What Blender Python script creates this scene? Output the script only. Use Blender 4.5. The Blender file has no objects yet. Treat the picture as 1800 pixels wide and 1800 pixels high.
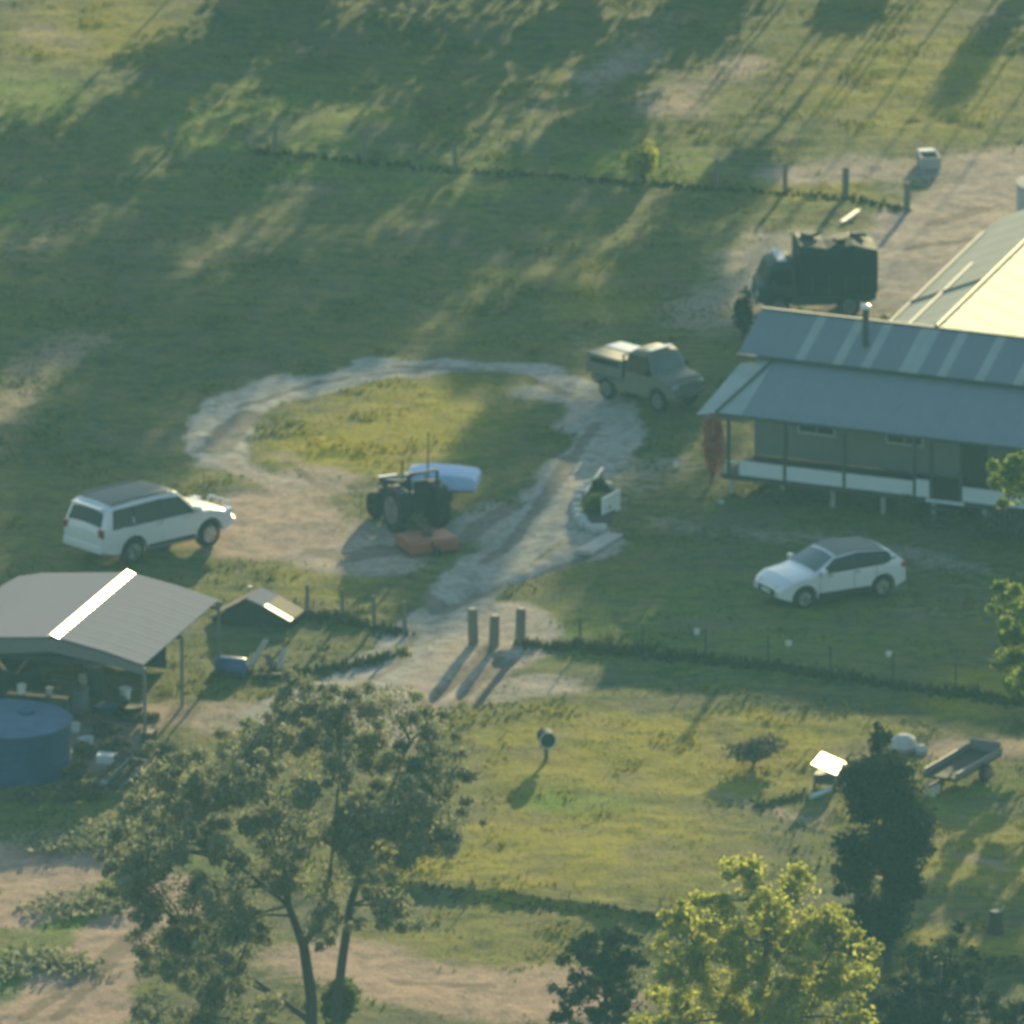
import bpy, math, random
import numpy as np
from mathutils import Vector, Matrix

SC = bpy.context.scene
COL = SC.collection
R = math.radians
rng = np.random.default_rng(7)
random.seed(7)

# ------------------------------------------------------------------ camera, sky, sun, exposure
DIST, ELEV = 450.0, R(16.0)
TH = 1.0 / 30.0                                   # tangent of half the field of view
CAM = np.array([0.0, -DIST * math.cos(ELEV), DIST * math.sin(ELEV)])
FWD = np.array([0.0, math.cos(ELEV), -math.sin(ELEV)])
RGT = np.array([1.0, 0.0, 0.0])
UPV = np.array([0.0, math.sin(ELEV), math.cos(ELEV)])
cd = bpy.data.cameras.new("camera")
cam = bpy.data.objects.new("camera", cd)
COL.objects.link(cam)
cam.location = CAM
cam.rotation_euler = (R(90) - ELEV, 0, 0)
cd.sensor_width = 36
cd.angle = 2 * math.atan(TH)
cd.clip_start = 1.0
cd.clip_end = 6000
cd.dof.use_dof = True                             # long lens slightly out of focus, as the photograph is
cd.dof.focus_distance = 276
cd.dof.aperture_fstop = 2.8
SC.camera = cam

SUN_EL, SUN_AZ = R(11.0), R(12.0)
SUN = np.array([math.sin(SUN_AZ) * math.cos(SUN_EL), math.cos(SUN_AZ) * math.cos(SUN_EL), math.sin(SUN_EL)])
W = bpy.data.worlds.new("World")
SC.world = W
W.use_nodes = True
wn = W.node_tree.nodes
bg = wn["Background"]
sky = wn.new("ShaderNodeTexSky")
sky.sky_type = 'NISHITA'
sky.sun_disc = False
sky.sun_elevation = SUN_EL
sky.sun_rotation = SUN_AZ
sky.air_density = 1.3
sky.dust_density = 0.6
sky.ozone_density = 2.0
W.node_tree.links.new(sky.outputs[0], bg.inputs[0])
bg.inputs[1].default_value = 0.13
sl = bpy.data.lights.new("sun", 'SUN')
sl.energy = 5.0
sl.angle = R(0.5)
sl.color = (1.0, 0.83, 0.42)
sun = bpy.data.objects.new("sun", sl)
COL.objects.link(sun)
sun.rotation_euler = Vector(SUN).to_track_quat('Z', 'Y').to_euler()
SC.view_settings.view_transform = 'Standard'
SC.view_settings.look = 'None'
SC.view_settings.gamma = 1
SC.view_settings.use_curve_mapping = False
SC.view_settings.exposure = 0.95
SC.cycles.max_bounces = 8
SC.cycles.diffuse_bounces = 6
SC.cycles.transmission_bounces = 8
SC.cycles.volume_bounces = 0
SC.cycles.sample_clamp_indirect = 3.0
SC.cycles.sample_clamp_direct = 20.0


def ray(x, y):
    return FWD + RGT * ((x - 900) / 900 * TH) + UPV * ((900 - y) / 900 * TH)


def at(x, y, z=0.0):
    """world point seen at photograph pixel (x, y) on the level z"""
    d = ray(x, y)
    t = (z - CAM[2]) / d[2]
    return CAM + d * t


def atY(x, y, Y):
    """world point seen at pixel (x, y) on the upright plane at distance Y"""
    d = ray(x, y)
    t = (Y - CAM[1]) / d[1]
    return CAM + d * t


# ------------------------------------------------------------------ materials
def nodes_of(name):
    m = bpy.data.materials.new(name)
    m.use_nodes = True
    nt = m.node_tree
    return m, nt.nodes, nt.links, nt.nodes["Principled BSDF"]


def simple(name, col, rough=0.6, metal=0.0, var=0.15, scale=6.0, spec=0.4, bump=0.0, coat=0.0):
    m, n, l, b = nodes_of(name)
    tc = n.new("ShaderNodeTexCoord")
    nz = n.new("ShaderNodeTexNoise")
    nz.inputs["Scale"].default_value = scale
    nz.inputs["Detail"].default_value = 5
    l.new(tc.outputs["Object"], nz.inputs["Vector"])
    mx = n.new("ShaderNodeMix")
    mx.data_type = 'RGBA'
    mx.inputs[6].default_value = (*[c * (1 - var) for c in col], 1)
    mx.inputs[7].default_value = (*[min(1, c * (1 + var)) for c in col], 1)
    l.new(nz.outputs["Fac"], mx.inputs[0])
    l.new(mx.outputs[2], b.inputs["Base Color"])
    b.inputs["Roughness"].default_value = rough
    b.inputs["Metallic"].default_value = metal
    b.inputs["Specular IOR Level"].default_value = spec
    b.inputs["Coat Weight"].default_value = coat
    if bump:
        bp = n.new("ShaderNodeBump")
        bp.inputs["Strength"].default_value = bump
        bp.inputs["Distance"].default_value = 0.03
        l.new(nz.outputs["Fac"], bp.inputs["Height"])
        l.new(bp.outputs[0], b.inputs["Normal"])
    return m


def leaf_mat(name, dark, light, transl=0.4):
    m, n, l, b = nodes_of(name)
    at_ = n.new("ShaderNodeAttribute")
    at_.attribute_name = "tint"
    mx = n.new("ShaderNodeMix")
    mx.data_type = 'RGBA'
    mx.inputs[6].default_value = (*dark, 1)
    mx.inputs[7].default_value = (*light, 1)
    l.new(at_.outputs["Fac"], mx.inputs[0])
    l.new(mx.outputs[2], b.inputs["Base Color"])
    b.inputs["Roughness"].default_value = 0.75
    b.inputs["Specular IOR Level"].default_value = 0.08
    tr = n.new("ShaderNodeBsdfTranslucent")
    l.new(mx.outputs[2], tr.inputs["Color"])
    ms = n.new("ShaderNodeMixShader")
    ms.inputs[0].default_value = transl
    l.new(b.outputs[0], ms.inputs[1])
    l.new(tr.outputs[0], ms.inputs[2])
    l.new(ms.outputs[0], n["Material Output"].inputs["Surface"])
    return m


M = {}
M['white_paint'] = simple("white_car_paint", (0.60, 0.62, 0.635), 0.3, 0, 0.04, 2, 0.5, 0, 0.5)
M['silver_paint'] = simple("off_white_car_paint", (0.60, 0.61, 0.615), 0.3, 0, 0.05, 2, 0.5, 0, 0.8)
M['dull_roof'] = simple("matte_grey_roof", (0.20, 0.19, 0.175), 0.7, 0, 0.1, 2, 0.2)
M['glass'] = simple("tinted_glass", (0.012, 0.018, 0.022), 0.08, 0, 0.1, 2, 0.35)
M['screen'] = simple("windscreen_glass", (0.05, 0.07, 0.075), 0.12, 0, 0.1, 2, 0.8)
M['rubber'] = simple("tyre_rubber", (0.02, 0.02, 0.021), 0.85)
M['alloy'] = simple("wheel_alloy", (0.35, 0.36, 0.38), 0.35, 0.8)
M['black'] = simple("black_plastic", (0.02, 0.022, 0.024), 0.6)
M['red_lens'] = simple("red_lens", (0.25, 0.02, 0.02), 0.25)
M['lamp_glass'] = simple("lamp_glass", (0.6, 0.62, 0.65), 0.12)
M['chrome'] = simple("chrome", (0.7, 0.7, 0.7), 0.15, 1.0)
M['plate'] = simple("plate_white", (0.6, 0.6, 0.55), 0.4)
M['teal_paint'] = simple("faded_green_paint", (0.078, 0.095, 0.08), 0.5, 0, 0.2, 4)
M['khaki_paint'] = simple("faded_khaki_paint", (0.145, 0.145, 0.115), 0.55, 0, 0.25, 4)
M['truck_paint'] = simple("dark_truck_paint", (0.028, 0.042, 0.036), 0.6, 0, 0.3, 3)
M['tractor'] = simple("tractor_paint", (0.022, 0.026, 0.03), 0.55, 0, 0.3, 8)
M['red_paint'] = simple("faded_red_paint", (0.30, 0.085, 0.05), 0.55, 0, 0.3, 5, bump=0.2)
M['blue_cover'] = simple("pale_blue_cover", (0.36, 0.50, 0.72), 0.6, 0, 0.12, 3)
M['blue_tank'] = simple("blue_tank_side", (0.008, 0.05, 0.13), 0.7, 0, 0.7, 1.6)
M['blue_lid'] = simple("blue_tank_top", (0.045, 0.095, 0.18), 0.8, 0, 0.6, 1.4)
M['tank_green'] = simple("dark_green_tank", (0.011, 0.024, 0.022), 0.8, 0, 0.3, 3)
M['roof_blue'] = simple("blue_grey_roof_iron", (0.165, 0.20, 0.225), 0.55, 0.2, 0.2, 1.5)
M['roof_pale'] = simple("weathered_roof_iron", (0.30, 0.345, 0.325), 0.6, 0.15, 0.28, 1.5)
M['roof_wing'] = simple("galvanised_roof_iron", (0.40, 0.38, 0.29), 0.65, 0.25, 0.45, 1.2)
M['roof_carport'] = simple("zinc_carport_sheet", (0.155, 0.168, 0.235), 0.8, 0.0, 0.06, 1.5, 0.05)
M['ridge_bright'] = simple("bright_ridge_metal", (0.75, 0.72, 0.62), 0.36, 0.8, 0.05, 3)
M['gutter'] = simple("dark_gutter", (0.045, 0.06, 0.065), 0.5, 0.2)
M['fascia'] = simple("grey_fascia", (0.15, 0.15, 0.15), 0.6)
M['wall'] = simple("dull_green_weatherboard", (0.155, 0.18, 0.175), 0.75, 0, 0.15, 3)
M['white_board'] = simple("white_painted_board", (0.46, 0.54, 0.56), 0.6, 0, 0.1, 3)
M['white'] = simple("white_enamel", (0.78, 0.78, 0.74), 0.35, 0, 0.06, 4)
M['timber'] = simple("grey_timber", (0.16, 0.145, 0.11), 0.85, 0, 0.35, 8, bump=0.4)
M['timber_cut'] = simple("pale_cut_timber", (0.34, 0.30, 0.22), 0.8, 0, 0.2, 8)
M['dark_timber'] = simple("dark_timber", (0.05, 0.042, 0.035), 0.85, 0, 0.35, 8)
M['wire'] = simple("fence_wire", (0.05, 0.05, 0.045), 0.8, 0.0, spec=0.05)
M['rust'] = simple("rusty_brown_iron", (0.085, 0.055, 0.042), 0.75, 0.1, 0.35, 4, bump=0.2)
M['grey_iron'] = simple("dull_grey_iron", (0.19, 0.19, 0.19), 0.55, 0.4, 0.2, 4)
M['pale_metal'] = simple("pale_sheet_metal", (0.62, 0.60, 0.52), 0.5, 0.5, 0.15, 3)
M['stone'] = simple("pale_stone", (0.42, 0.42, 0.40), 0.85, 0, 0.3, 6, bump=0.5)
M['concrete'] = simple("pale_concrete", (0.33, 0.32, 0.30), 0.85, 0, 0.2, 4, bump=0.2)
M['blue_drum'] = simple("blue_plastic", (0.05, 0.09, 0.24), 0.45)
M['bark'] = simple("grey_bark", (0.055, 0.047, 0.042), 0.9, 0, 0.4, 7, bump=0.5)
M['leaf_euc'] = leaf_mat("eucalypt_leaf", (0.10, 0.12, 0.075), (0.33, 0.325, 0.20), 0.5)
M['leaf_lime'] = leaf_mat("lime_green_leaf", (0.11, 0.16, 0.03), (0.30, 0.36, 0.08), 0.55)
M['leaf_dark'] = leaf_mat("dark_needle_leaf", (0.014, 0.028, 0.02), (0.06, 0.085, 0.045), 0.2)
M['leaf_yellow'] = leaf_mat("yellow_green_leaf", (0.22, 0.24, 0.045), (0.48, 0.48, 0.11), 0.66)
M['leaf_green'] = leaf_mat("fresh_green_leaf", (0.06, 0.105, 0.022), (0.15, 0.19, 0.045), 0.45)
M['leaf_grey'] = leaf_mat("dry_grey_stem", (0.07, 0.065, 0.045), (0.17, 0.15, 0.10), 0.2)
M['leaf_red'] = leaf_mat("red_leaf", (0.34, 0.07, 0.05), (0.66, 0.22, 0.17), 0.35)
M['petal'] = leaf_mat("pink_petal", (0.5, 0.28, 0.28), (0.7, 0.48, 0.46), 0.3)


# ------------------------------------------------------------------ mesh helpers
def tag(o, label=None, cat=None, group=None, kind=None):
    if label: o['label'] = label
    if cat: o['category'] = cat
    if group: o['group'] = group
    if kind: o['kind'] = kind
    return o


def thing(name, label, cat, loc=(0, 0, 0), rz=0.0, group=None):
    o = bpy.data.objects.new(name, None)
    COL.objects.link(o)
    o.empty_display_size = 0.2
    o.location = loc
    o.rotation_euler = (0, 0, rz)
    return tag(o, label, cat, group)


def copy_tree(o, parent=None, loc=None, rz=None, label=None):
    c = o.copy()
    COL.objects.link(c)
    c.parent = parent
    if loc is not None: c.location = loc
    if rz is not None: c.rotation_euler = (0, 0, rz)
    if label: c['label'] = label
    for ch in list(o.children):
        copy_tree(ch, c)
    return c


class MB:
    """collects shapes; build() links them as ONE mesh object"""
    def __init__(s):
        s.v, s.f = [], []

    def add(s, vs, fs):
        k = len(s.v)
        s.v += [tuple(map(float, p)) for p in vs]
        s.f += [[i + k for i in f] for f in fs]
        return s

    def box(s, lo, hi, rz=0.0, c=None):
        x0, y0, z0 = lo
        x1, y1, z1 = hi
        vs = [(x0, y0, z0), (x1, y0, z0), (x1, y1, z0), (x0, y1, z0), (x0, y0, z1), (x1, y0, z1), (x1, y1, z1), (x0, y1, z1)]
        if rz:
            cx, cy = c if c else ((x0 + x1) / 2, (y0 + y1) / 2)
            ca, sa = math.cos(rz), math.sin(rz)
            vs = [(cx + (x - cx) * ca - (y - cy) * sa, cy + (x - cx) * sa + (y - cy) * ca, z) for x, y, z in vs]
        return s.add(vs, [(3, 2, 1, 0), (4, 5, 6, 7), (0, 1, 5, 4), (1, 2, 6, 5), (2, 3, 7, 6), (3, 0, 4, 7)])

    def slab(s, pts, n):
        """a polygon given by its points, thickened by the vector n"""
        k = len(pts)
        a = [Vector(p) for p in pts]
        b = [p + Vector(n) for p in a]
        fs = [list(range(k)), list(range(2 * k - 1, k - 1, -1))]
        fs += [(i, i + k, (i + 1) % k + k, (i + 1) % k) for i in range(k)]
        return s.add(a + b, fs)

    def bar(s, a, b, w, h=None):
        h = h or w
        a, b = Vector(a), Vector(b)
        d = (b - a).normalized()
        side = d.cross(Vector((0, 0, 1)))
        side = side.normalized() if side.length > 1e-4 else Vector((1, 0, 0))
        up = side.cross(d)
        o = [side * w / 2 + up * h / 2, -side * w / 2 + up * h / 2, -side * w / 2 - up * h / 2, side * w / 2 - up * h / 2]
        return s.add([a + q for q in o] + [b + q for q in o],
                     [(0, 1, 2, 3), (7, 6, 5, 4), (0, 4, 5, 1), (1, 5, 6, 2), (2, 6, 7, 3), (3, 7, 4, 0)])

    def tube(s, pts, rad, n=8):
        pts = [Vector(p) for p in pts]
        if not hasattr(rad, '__len__'): rad = [rad] * len(pts)
        rings = []
        ref = None
        for i, p in enumerate(pts):
            d = (pts[min(i + 1, len(pts) - 1)] - pts[max(i - 1, 0)]).normalized()
            a = d.cross(Vector((0.13, 0.97, 0.2)) if abs(d.y) < 0.9 else Vector((1, 0, 0))).normalized()
            if ref is not None:
                a = (ref - d * ref.dot(d)).normalized()
            ref = a
            b = d.cross(a)
            rings.append([p + (a * math.cos(2 * math.pi * k / n) + b * math.sin(2 * math.pi * k / n)) * rad[i] for k in range(n)])
        vs = [q for r in rings for q in r]
        fs = []
        for i in range(len(pts) - 1):
            for k in range(n):
                fs.append((i * n + k, i * n + (k + 1) % n, (i + 1) * n + (k + 1) % n, (i + 1) * n + k))
        fs.append(list(range(n - 1, -1, -1)))
        fs.append([(len(pts) - 1) * n + k for k in range(n)])
        return s.add(vs, fs)

    def lathe(s, prof, n=20, c=(0, 0, 0), axis='z'):
        """prof: (radius, height) pairs"""
        vs, fs = [], []
        for r, h in prof:
            for k in range(n):
                a = 2 * math.pi * k / n
                if axis == 'z': vs.append((c[0] + r * math.cos(a), c[1] + r * math.sin(a), c[2] + h))
                else: vs.append((c[0] + r * math.cos(a), c[1] + h, c[2] + r * math.sin(a)))
        for i in range(len(prof) - 1):
            for k in range(n):
                fs.append((i * n + k, i * n + (k + 1) % n, (i + 1) * n + (k + 1) % n, (i + 1) * n + k))
        fs.append(list(range(n - 1, -1, -1)))
        fs.append([(len(prof) - 1) * n + k for k in range(n)])
        return s.add(vs, fs)

    def build(s, name, mat, parent=None, smooth=False, bevel=0.0):
        me = bpy.data.meshes.new(name)
        me.from_pydata(s.v, [], s.f)
        me.materials.append(mat)
        import bmesh
        bm = bmesh.new()
        bm.from_mesh(me)
        bmesh.ops.recalc_face_normals(bm, faces=bm.faces)
        if bevel:
            bmesh.ops.bevel(bm, geom=bm.edges[:], offset=bevel, segments=2, affect='EDGES', profile=0.5)
        bm.to_mesh(me)
        bm.free()
        if smooth:
            me.shade_smooth()
            me.set_sharp_from_angle(angle=R(38))
        o = bpy.data.objects.new(name, me)
        COL.objects.link(o)
        o.parent = parent
        return o


def np_mesh(name, verts, faces, mat, parent=None, tint=None, smooth=False, kdim=4):
    me = bpy.data.meshes.new(name)
    nv, nf = len(verts), len(faces)
    me.vertices.add(nv)
    me.vertices.foreach_set("co", np.asarray(verts, dtype=np.float32).ravel())
    me.loops.add(nf * kdim)
    me.loops.foreach_set("vertex_index", np.asarray(faces, dtype=np.int32).ravel())
    me.polygons.add(nf)
    me.polygons.foreach_set("loop_start", np.arange(0, nf * kdim, kdim, dtype=np.int32))
    me.update(calc_edges=True)
    if tint is not None:
        a = me.attributes.new("tint", 'FLOAT', 'POINT')
        a.data.foreach_set("value", np.asarray(tint, dtype=np.float32))
    me.materials.append(mat)
    if smooth: me.shade_smooth()
    me.validate()
    o = bpy.data.objects.new(name, me)
    COL.objects.link(o)
    o.parent = parent
    return o


def leaves(clumps, leaf=0.13, slim=0.45, droop=0.4, seed=0):
    """leaf blades spread through clumps; clump = (centre, (rx, ry, rz), count)"""
    g = np.random.default_rng(seed)
    V, T = [], []
    for c, r, n in clumps:
        d = g.normal(size=(n, 3))
        d /= np.linalg.norm(d, axis=1)[:, None]
        rad = g.random(n) ** 0.5
        p = np.asarray(c) + d * rad[:, None] * np.asarray(r)
        a = g.normal(size=(n, 3))
        a[:, 2] -= droop
        a /= np.linalg.norm(a, axis=1)[:, None]
        b = np.cross(a, g.normal(size=(n, 3)))
        b /= np.linalg.norm(b, axis=1)[:, None]
        L = leaf * (0.6 + 0.8 * g.random(n))[:, None]
        q = np.stack([p - a * L, p + b * L * slim, p + a * L, p - b * L * slim], axis=1)
        V.append(q.reshape(-1, 3))
        t = np.clip(0.5 + 0.22 * g.normal() + 0.22 * g.normal(size=n), 0, 1)
        T.append(np.repeat(t, 4))
    V = np.concatenate(V)
    T = np.concatenate(T)
    F = np.arange(len(V)).reshape(-1, 4)
    return V, F, T


def crown(name, clumps, mat, parent, leaf=0.13, slim=0.45, droop=0.4, seed=0):
    V, F, T = leaves(clumps, leaf, slim, droop, seed)
    V = V - np.asarray(parent.location)
    return np_mesh(name, V, F, mat, parent, T)


def shrub(name, label, cat, base, rx, rz, mat, n=700, leaf=0.09, group=None, seed=0, lean=(0, 0), clumpn=7):
    g = np.random.default_rng(seed + 100)
    t = thing(name, label, cat, base, 0, group)
    cl = []
    stem = MB()
    for k in range(clumpn):
        a = g.random() * 6.28
        rr = rx * 0.55 * math.sqrt(g.random())
        h = rz * (0.35 + 0.5 * g.random())
        c = np.array([base[0] + rr * math.cos(a) + lean[0] * h, base[1] + rr * math.sin(a) + lean[1] * h, base[2] + h])
        q = 0.35 + 0.3 * g.random()
        cl.append((c, (rx * q + 0.05, rx * q + 0.05, rz * 0.33), n // clumpn))
        stem.tube([(0, 0, 0), tuple((c - np.asarray(base)) * 0.55 + np.array([0.02, 0.01, 0])), tuple(c - np.asarray(base))], [0.03, 0.02, 0.008], 5)
    crown("foliage", cl, mat, t, leaf, 0.5, 0.1, seed)
    stem.build("stem", M['bark'], t)
    return t


# ------------------------------------------------------------------ the lie of the land
def vnoise(x, y, scale, seed):
    g = np.random.default_rng(seed)
    N = 256
    lat = g.random((N, N))
    fx, fy = x / scale + 1000.3, y / scale + 1000.7
    ix, iy = np.floor(fx).astype(int), np.floor(fy).astype(int)
    tx, ty = fx - ix, fy - iy
    tx, ty = tx * tx * (3 - 2 * tx), ty * ty * (3 - 2 * ty)
    a, b = lat[ix % N, iy % N], lat[(ix + 1) % N, iy % N]
    c, d = lat[ix % N, (iy + 1) % N], lat[(ix + 1) % N, (iy + 1) % N]
    return (a * (1 - tx) + b * tx) * (1 - ty) + (c * (1 - tx) + d * tx) * ty


def fbm(x, y, scale, seed, oct=4):
    s, w = 0, 0
    for k in range(oct):
        s = s + vnoise(x, y, scale / 2 ** k, seed + k) * 0.55 ** k
        w += 0.55 ** k
    return s / w


def smooth01(t):
    t = np.clip(t, 0, 1)
    return t * t * (3 - 2 * t)


def dist_line(x, y, pts):
    best = np.full(x.shape, 1e9)
    for (ax, ay), (bx, by) in zip(pts[:-1], pts[1:]):
        dx, dy = bx - ax, by - ay
        t = np.clip(((x - ax) * dx + (y - ay) * dy) / (dx * dx + dy * dy + 1e-9), 0, 1)
        best = np.minimum(best, np.hypot(x - ax - t * dx, y - ay - t * dy))
    return best


def gp(lst):
    return [tuple(at(a, b)[:2]) for a, b in lst]


# places are surveyed from the photograph once and kept as ground coordinates
# (line, half width in m, softness)
DIRT_LINES = [
    ([(1045, 705), (1020, 668), (950, 645), (800, 640), (640, 652), (530, 672), (440, 702), (380, 742), (368, 790)], 0.95, 0.4, 1.1, 0.0),
    ([(372, 770), (392, 808), (450, 838), (520, 852), (600, 868)], 0.55, 0.4, 0.9, 0.5),
    ([(500, 795), (560, 835), (640, 862), (700, 880)], 0.5, 0.5, 0.55, 0.7),
    ([(1068, 715), (1048, 780), (1005, 850), (945, 925), (850, 1000), (790, 1050)], 1.15, 0.5, 1.1, 0.1),
    ([(790, 1050), (755, 1100), (720, 1150), (640, 1195), (540, 1235), (470, 1262)], 1.15, 0.5, 1.1, 0.2),
    ([(740, 1085), (800, 1040), (880, 1005), (980, 985), (1075, 950)], 0.45, 0.3, 1.0, 0.1),
    ([(470, 1255), (350, 1265), (230, 1260), (120, 1330)], 1.5, 1.0, 0.85, 0.75),
    ([(850, 1140), (800, 1190), (740, 1245), (700, 1290)], 1.5, 0.6, 1.0, 0.5),
    ([(0, 720), (60, 650), (130, 600)], 1.3, 1.0, 0.6, 0.9),
    ([(1150, 20), (1110, 90), (1010, 170), (940, 190)], 1.1, 1.2, 0.55, 0.6),
    ([(1400, 300), (1520, 285), (1640, 300), (1800, 275)], 2.0, 1.5, 0.7, 0.6),
    ([(1560, 500), (1640, 440), (1760, 360), (1850, 330)], 3.2, 1.0, 1.1, 0.6),
    ([(1180, 920), (1400, 935), (1560, 960), (1700, 1000)], 1.1, 1.0, 0.5, 0.3),
    ([(1560, 1020), (1650, 1060), (1700, 1000)], 1.5, 1.5, 0.35, 0.3),
    ([(0, 1520), (100, 1510), (20, 1600)], 1.7, 0.8, 0.95, 1.0),
    ([(330, 1560), (220, 1650), (120, 1760), (30, 1820), (-60, 1880)], 1.6, 0.7, 1.0, 1.0),
    ([(620, 1700), (740, 1725), (880, 1735), (990, 1745)], 2.7, 1.3, 0.9, 1.0),
    ([(300, 1860), (520, 1880), (700, 1850)], 2.0, 1.2, 0.7, 0.9),
    ([(1240, 1390), (1340, 1420), (1440, 1440)], 0.7, 0.7, 0.55, 0.9),
    ([(1680, 1500), (1740, 1515), (1830, 1530)], 0.5, 0.5, 0.65, 0.9),
    ([(1700, 1320), (1850, 1310)], 1.2, 0.9, 0.6, 0.9),
    ([(1000, 640), (1060, 560), (960, 540)], 1.0, 1.0, 0.30, 0.5),
    ([(1250, 560), (1340, 470), (1420, 420)], 2.2, 1.3, 0.6, 0.5),
    ([(1150, 820), (1100, 870)], 1.2, 1.0, 0.5, 0.2),
    ([(40, 440), (120, 400)], 1.2, 1.0, 0.35, 0.9),
    ([(1180, 200), (1240, 140), (1300, 110)], 1.5, 1.2, 0.6, 0.8),
]
DIRT_SPOTS = [  # px centre, radii in m, amount, tone
    (470, 925, 2.6, 3.6, 0.95, 0.85), (620, 960, 2.4, 3.2, 0.85, 0.55), (560, 850, 1.6, 2.0, 0.7, 0.75), (380, 790, 1.0, 2.5, 0.7, 0.1),
    (1000, 690, 1.5, 1.5, 0.8, 0.1), (1040, 960, 1.1, 1.6, 0.8, 0.2), (880, 1110, 1.5, 3.0, 0.95, 0.4), (900, 1215, 2.2, 1.6, 0.75, 0.4),
    (1110, 840, 1.1, 2.2, 0.55, 0.25), (880, 930, 1.6, 3.0, 0.8, 0.15), (90, 80, 1.5, 4.0, 0.4, 0.9),
]
YELLOW_SPOTS = [
    (720, 745, 3.2, 5.0, 0.85), (640, 790, 3.0, 3.0, 1.0), (1100, 1340, 6.0, 4.5, 0.75), (950, 1500, 5.5, 5.0, 0.85), (1250, 1300, 5.0, 3.0, 0.85), (1420, 1300, 3.5, 2.5, 0.7),
    (1600, 140, 4.0, 8.0, 0.6), (1420, 325, 1.8, 2.2, 0.9), (1700, 1480, 4.0, 6.0, 0.6), (900, 1650, 4.5, 3.0, 0.5), (150, 60, 3.0, 6.0, 0.6),
    (1350, 480, 3.0, 4.0, 0.3), (560, 1010, 1.6, 2.0, 0.6), (1040, 520, 2.0, 4.0, 0.5), (240, 1440, 2.0, 4.0, 0.3), (1720, 1220, 2.0, 2.5, 0.8), (1640, 1660, 3.0, 2.0, 0.7),
]
LUSH_SPOTS = [
    (1015, 1410, 1.5, 1.5, 1.0), (1130, 290, 2.0, 3.0, 0.8), (60, 170, 3.0, 3.5, 0.7), (1690, 1400, 1.8, 2.0, 0.7), (480, 240, 4.0, 7.0, 0.5), (820, 300, 4.0, 5.0, 0.4),
    (990, 1120, 2.0, 2.0, 0.5), (1290, 1100, 5.0, 5.0, 0.4), (20, 380, 1.0, 3.0, 0.7), (130, 1600, 2.0, 2.6, 0.8), (60, 1710, 2.6, 2.2, 0.7), (300, 1500, 2.0, 3.0, 0.3),
]
DIRT_LINES = [(gp(a), w, s, k, t) for a, w, s, k, t in DIRT_LINES]
STEP_LINE = gp([(560, 1530), (640, 1545), (900, 1578), (1150, 1612), (1400, 1648), (1640, 1675), (1760, 1690), (1860, 1705)])
RUTS = [gp([(862, 1130), (800, 1190), (748, 1240)]), gp([(880, 1150), (830, 1200), (790, 1245)]), gp([(900, 1150), (860, 1200), (825, 1250)])]
GULLY = gp([(755, 1062), (830, 1030), (930, 1000), (1000, 978), (1045, 955)])


WEAR = [(gp(a), w) for a, w in (
    ([(862, 1130), (800, 1190), (748, 1240)], 0.19), ([(880, 1150), (830, 1200), (790, 1245)], 0.19), ([(900, 1150), (860, 1200), (825, 1250)], 0.15),
    ([(770, 1072), (840, 1042), (930, 1015), (1010, 985), (1050, 960)], 0.28), ([(900, 885), (850, 915), (815, 945), (820, 950)], 0.35),
    ([(690, 1010), (740, 1040), (770, 1060)], 0.4), ([(560, 845), (620, 872), (680, 890)], 0.22), ([(500, 800), (560, 850), (600, 870)], 0.15),
    ([(420, 715), (560, 672), (700, 652), (850, 645)], 0.16), ([(380, 790), (410, 750), (440, 730), (480, 745)], 0.5), ([(1000, 800), (950, 880), (900, 950), (850, 985)], 0.2),
    ([(1050, 740), (1010, 800), (960, 880)], 0.18), ([(680, 960), (610, 975), (560, 965)], 0.5), ([(730, 1110), (690, 1170), (620, 1210)], 0.15),
    ([(700, 640), (840, 648), (920, 660), (1000, 690)], 0.25), ([(330, 1240), (300, 1290)], 0.4), ([(1640, 395), (1730, 365)], 0.3), ([(1600, 440), (1700, 425)], 0.25),
    ([(230, 1640), (130, 1730), (40, 1790)], 0.2), ([(290, 1600), (190, 1700), (100, 1790)], 0.2), ([(700, 1720), (860, 1728)], 0.25))]


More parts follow.
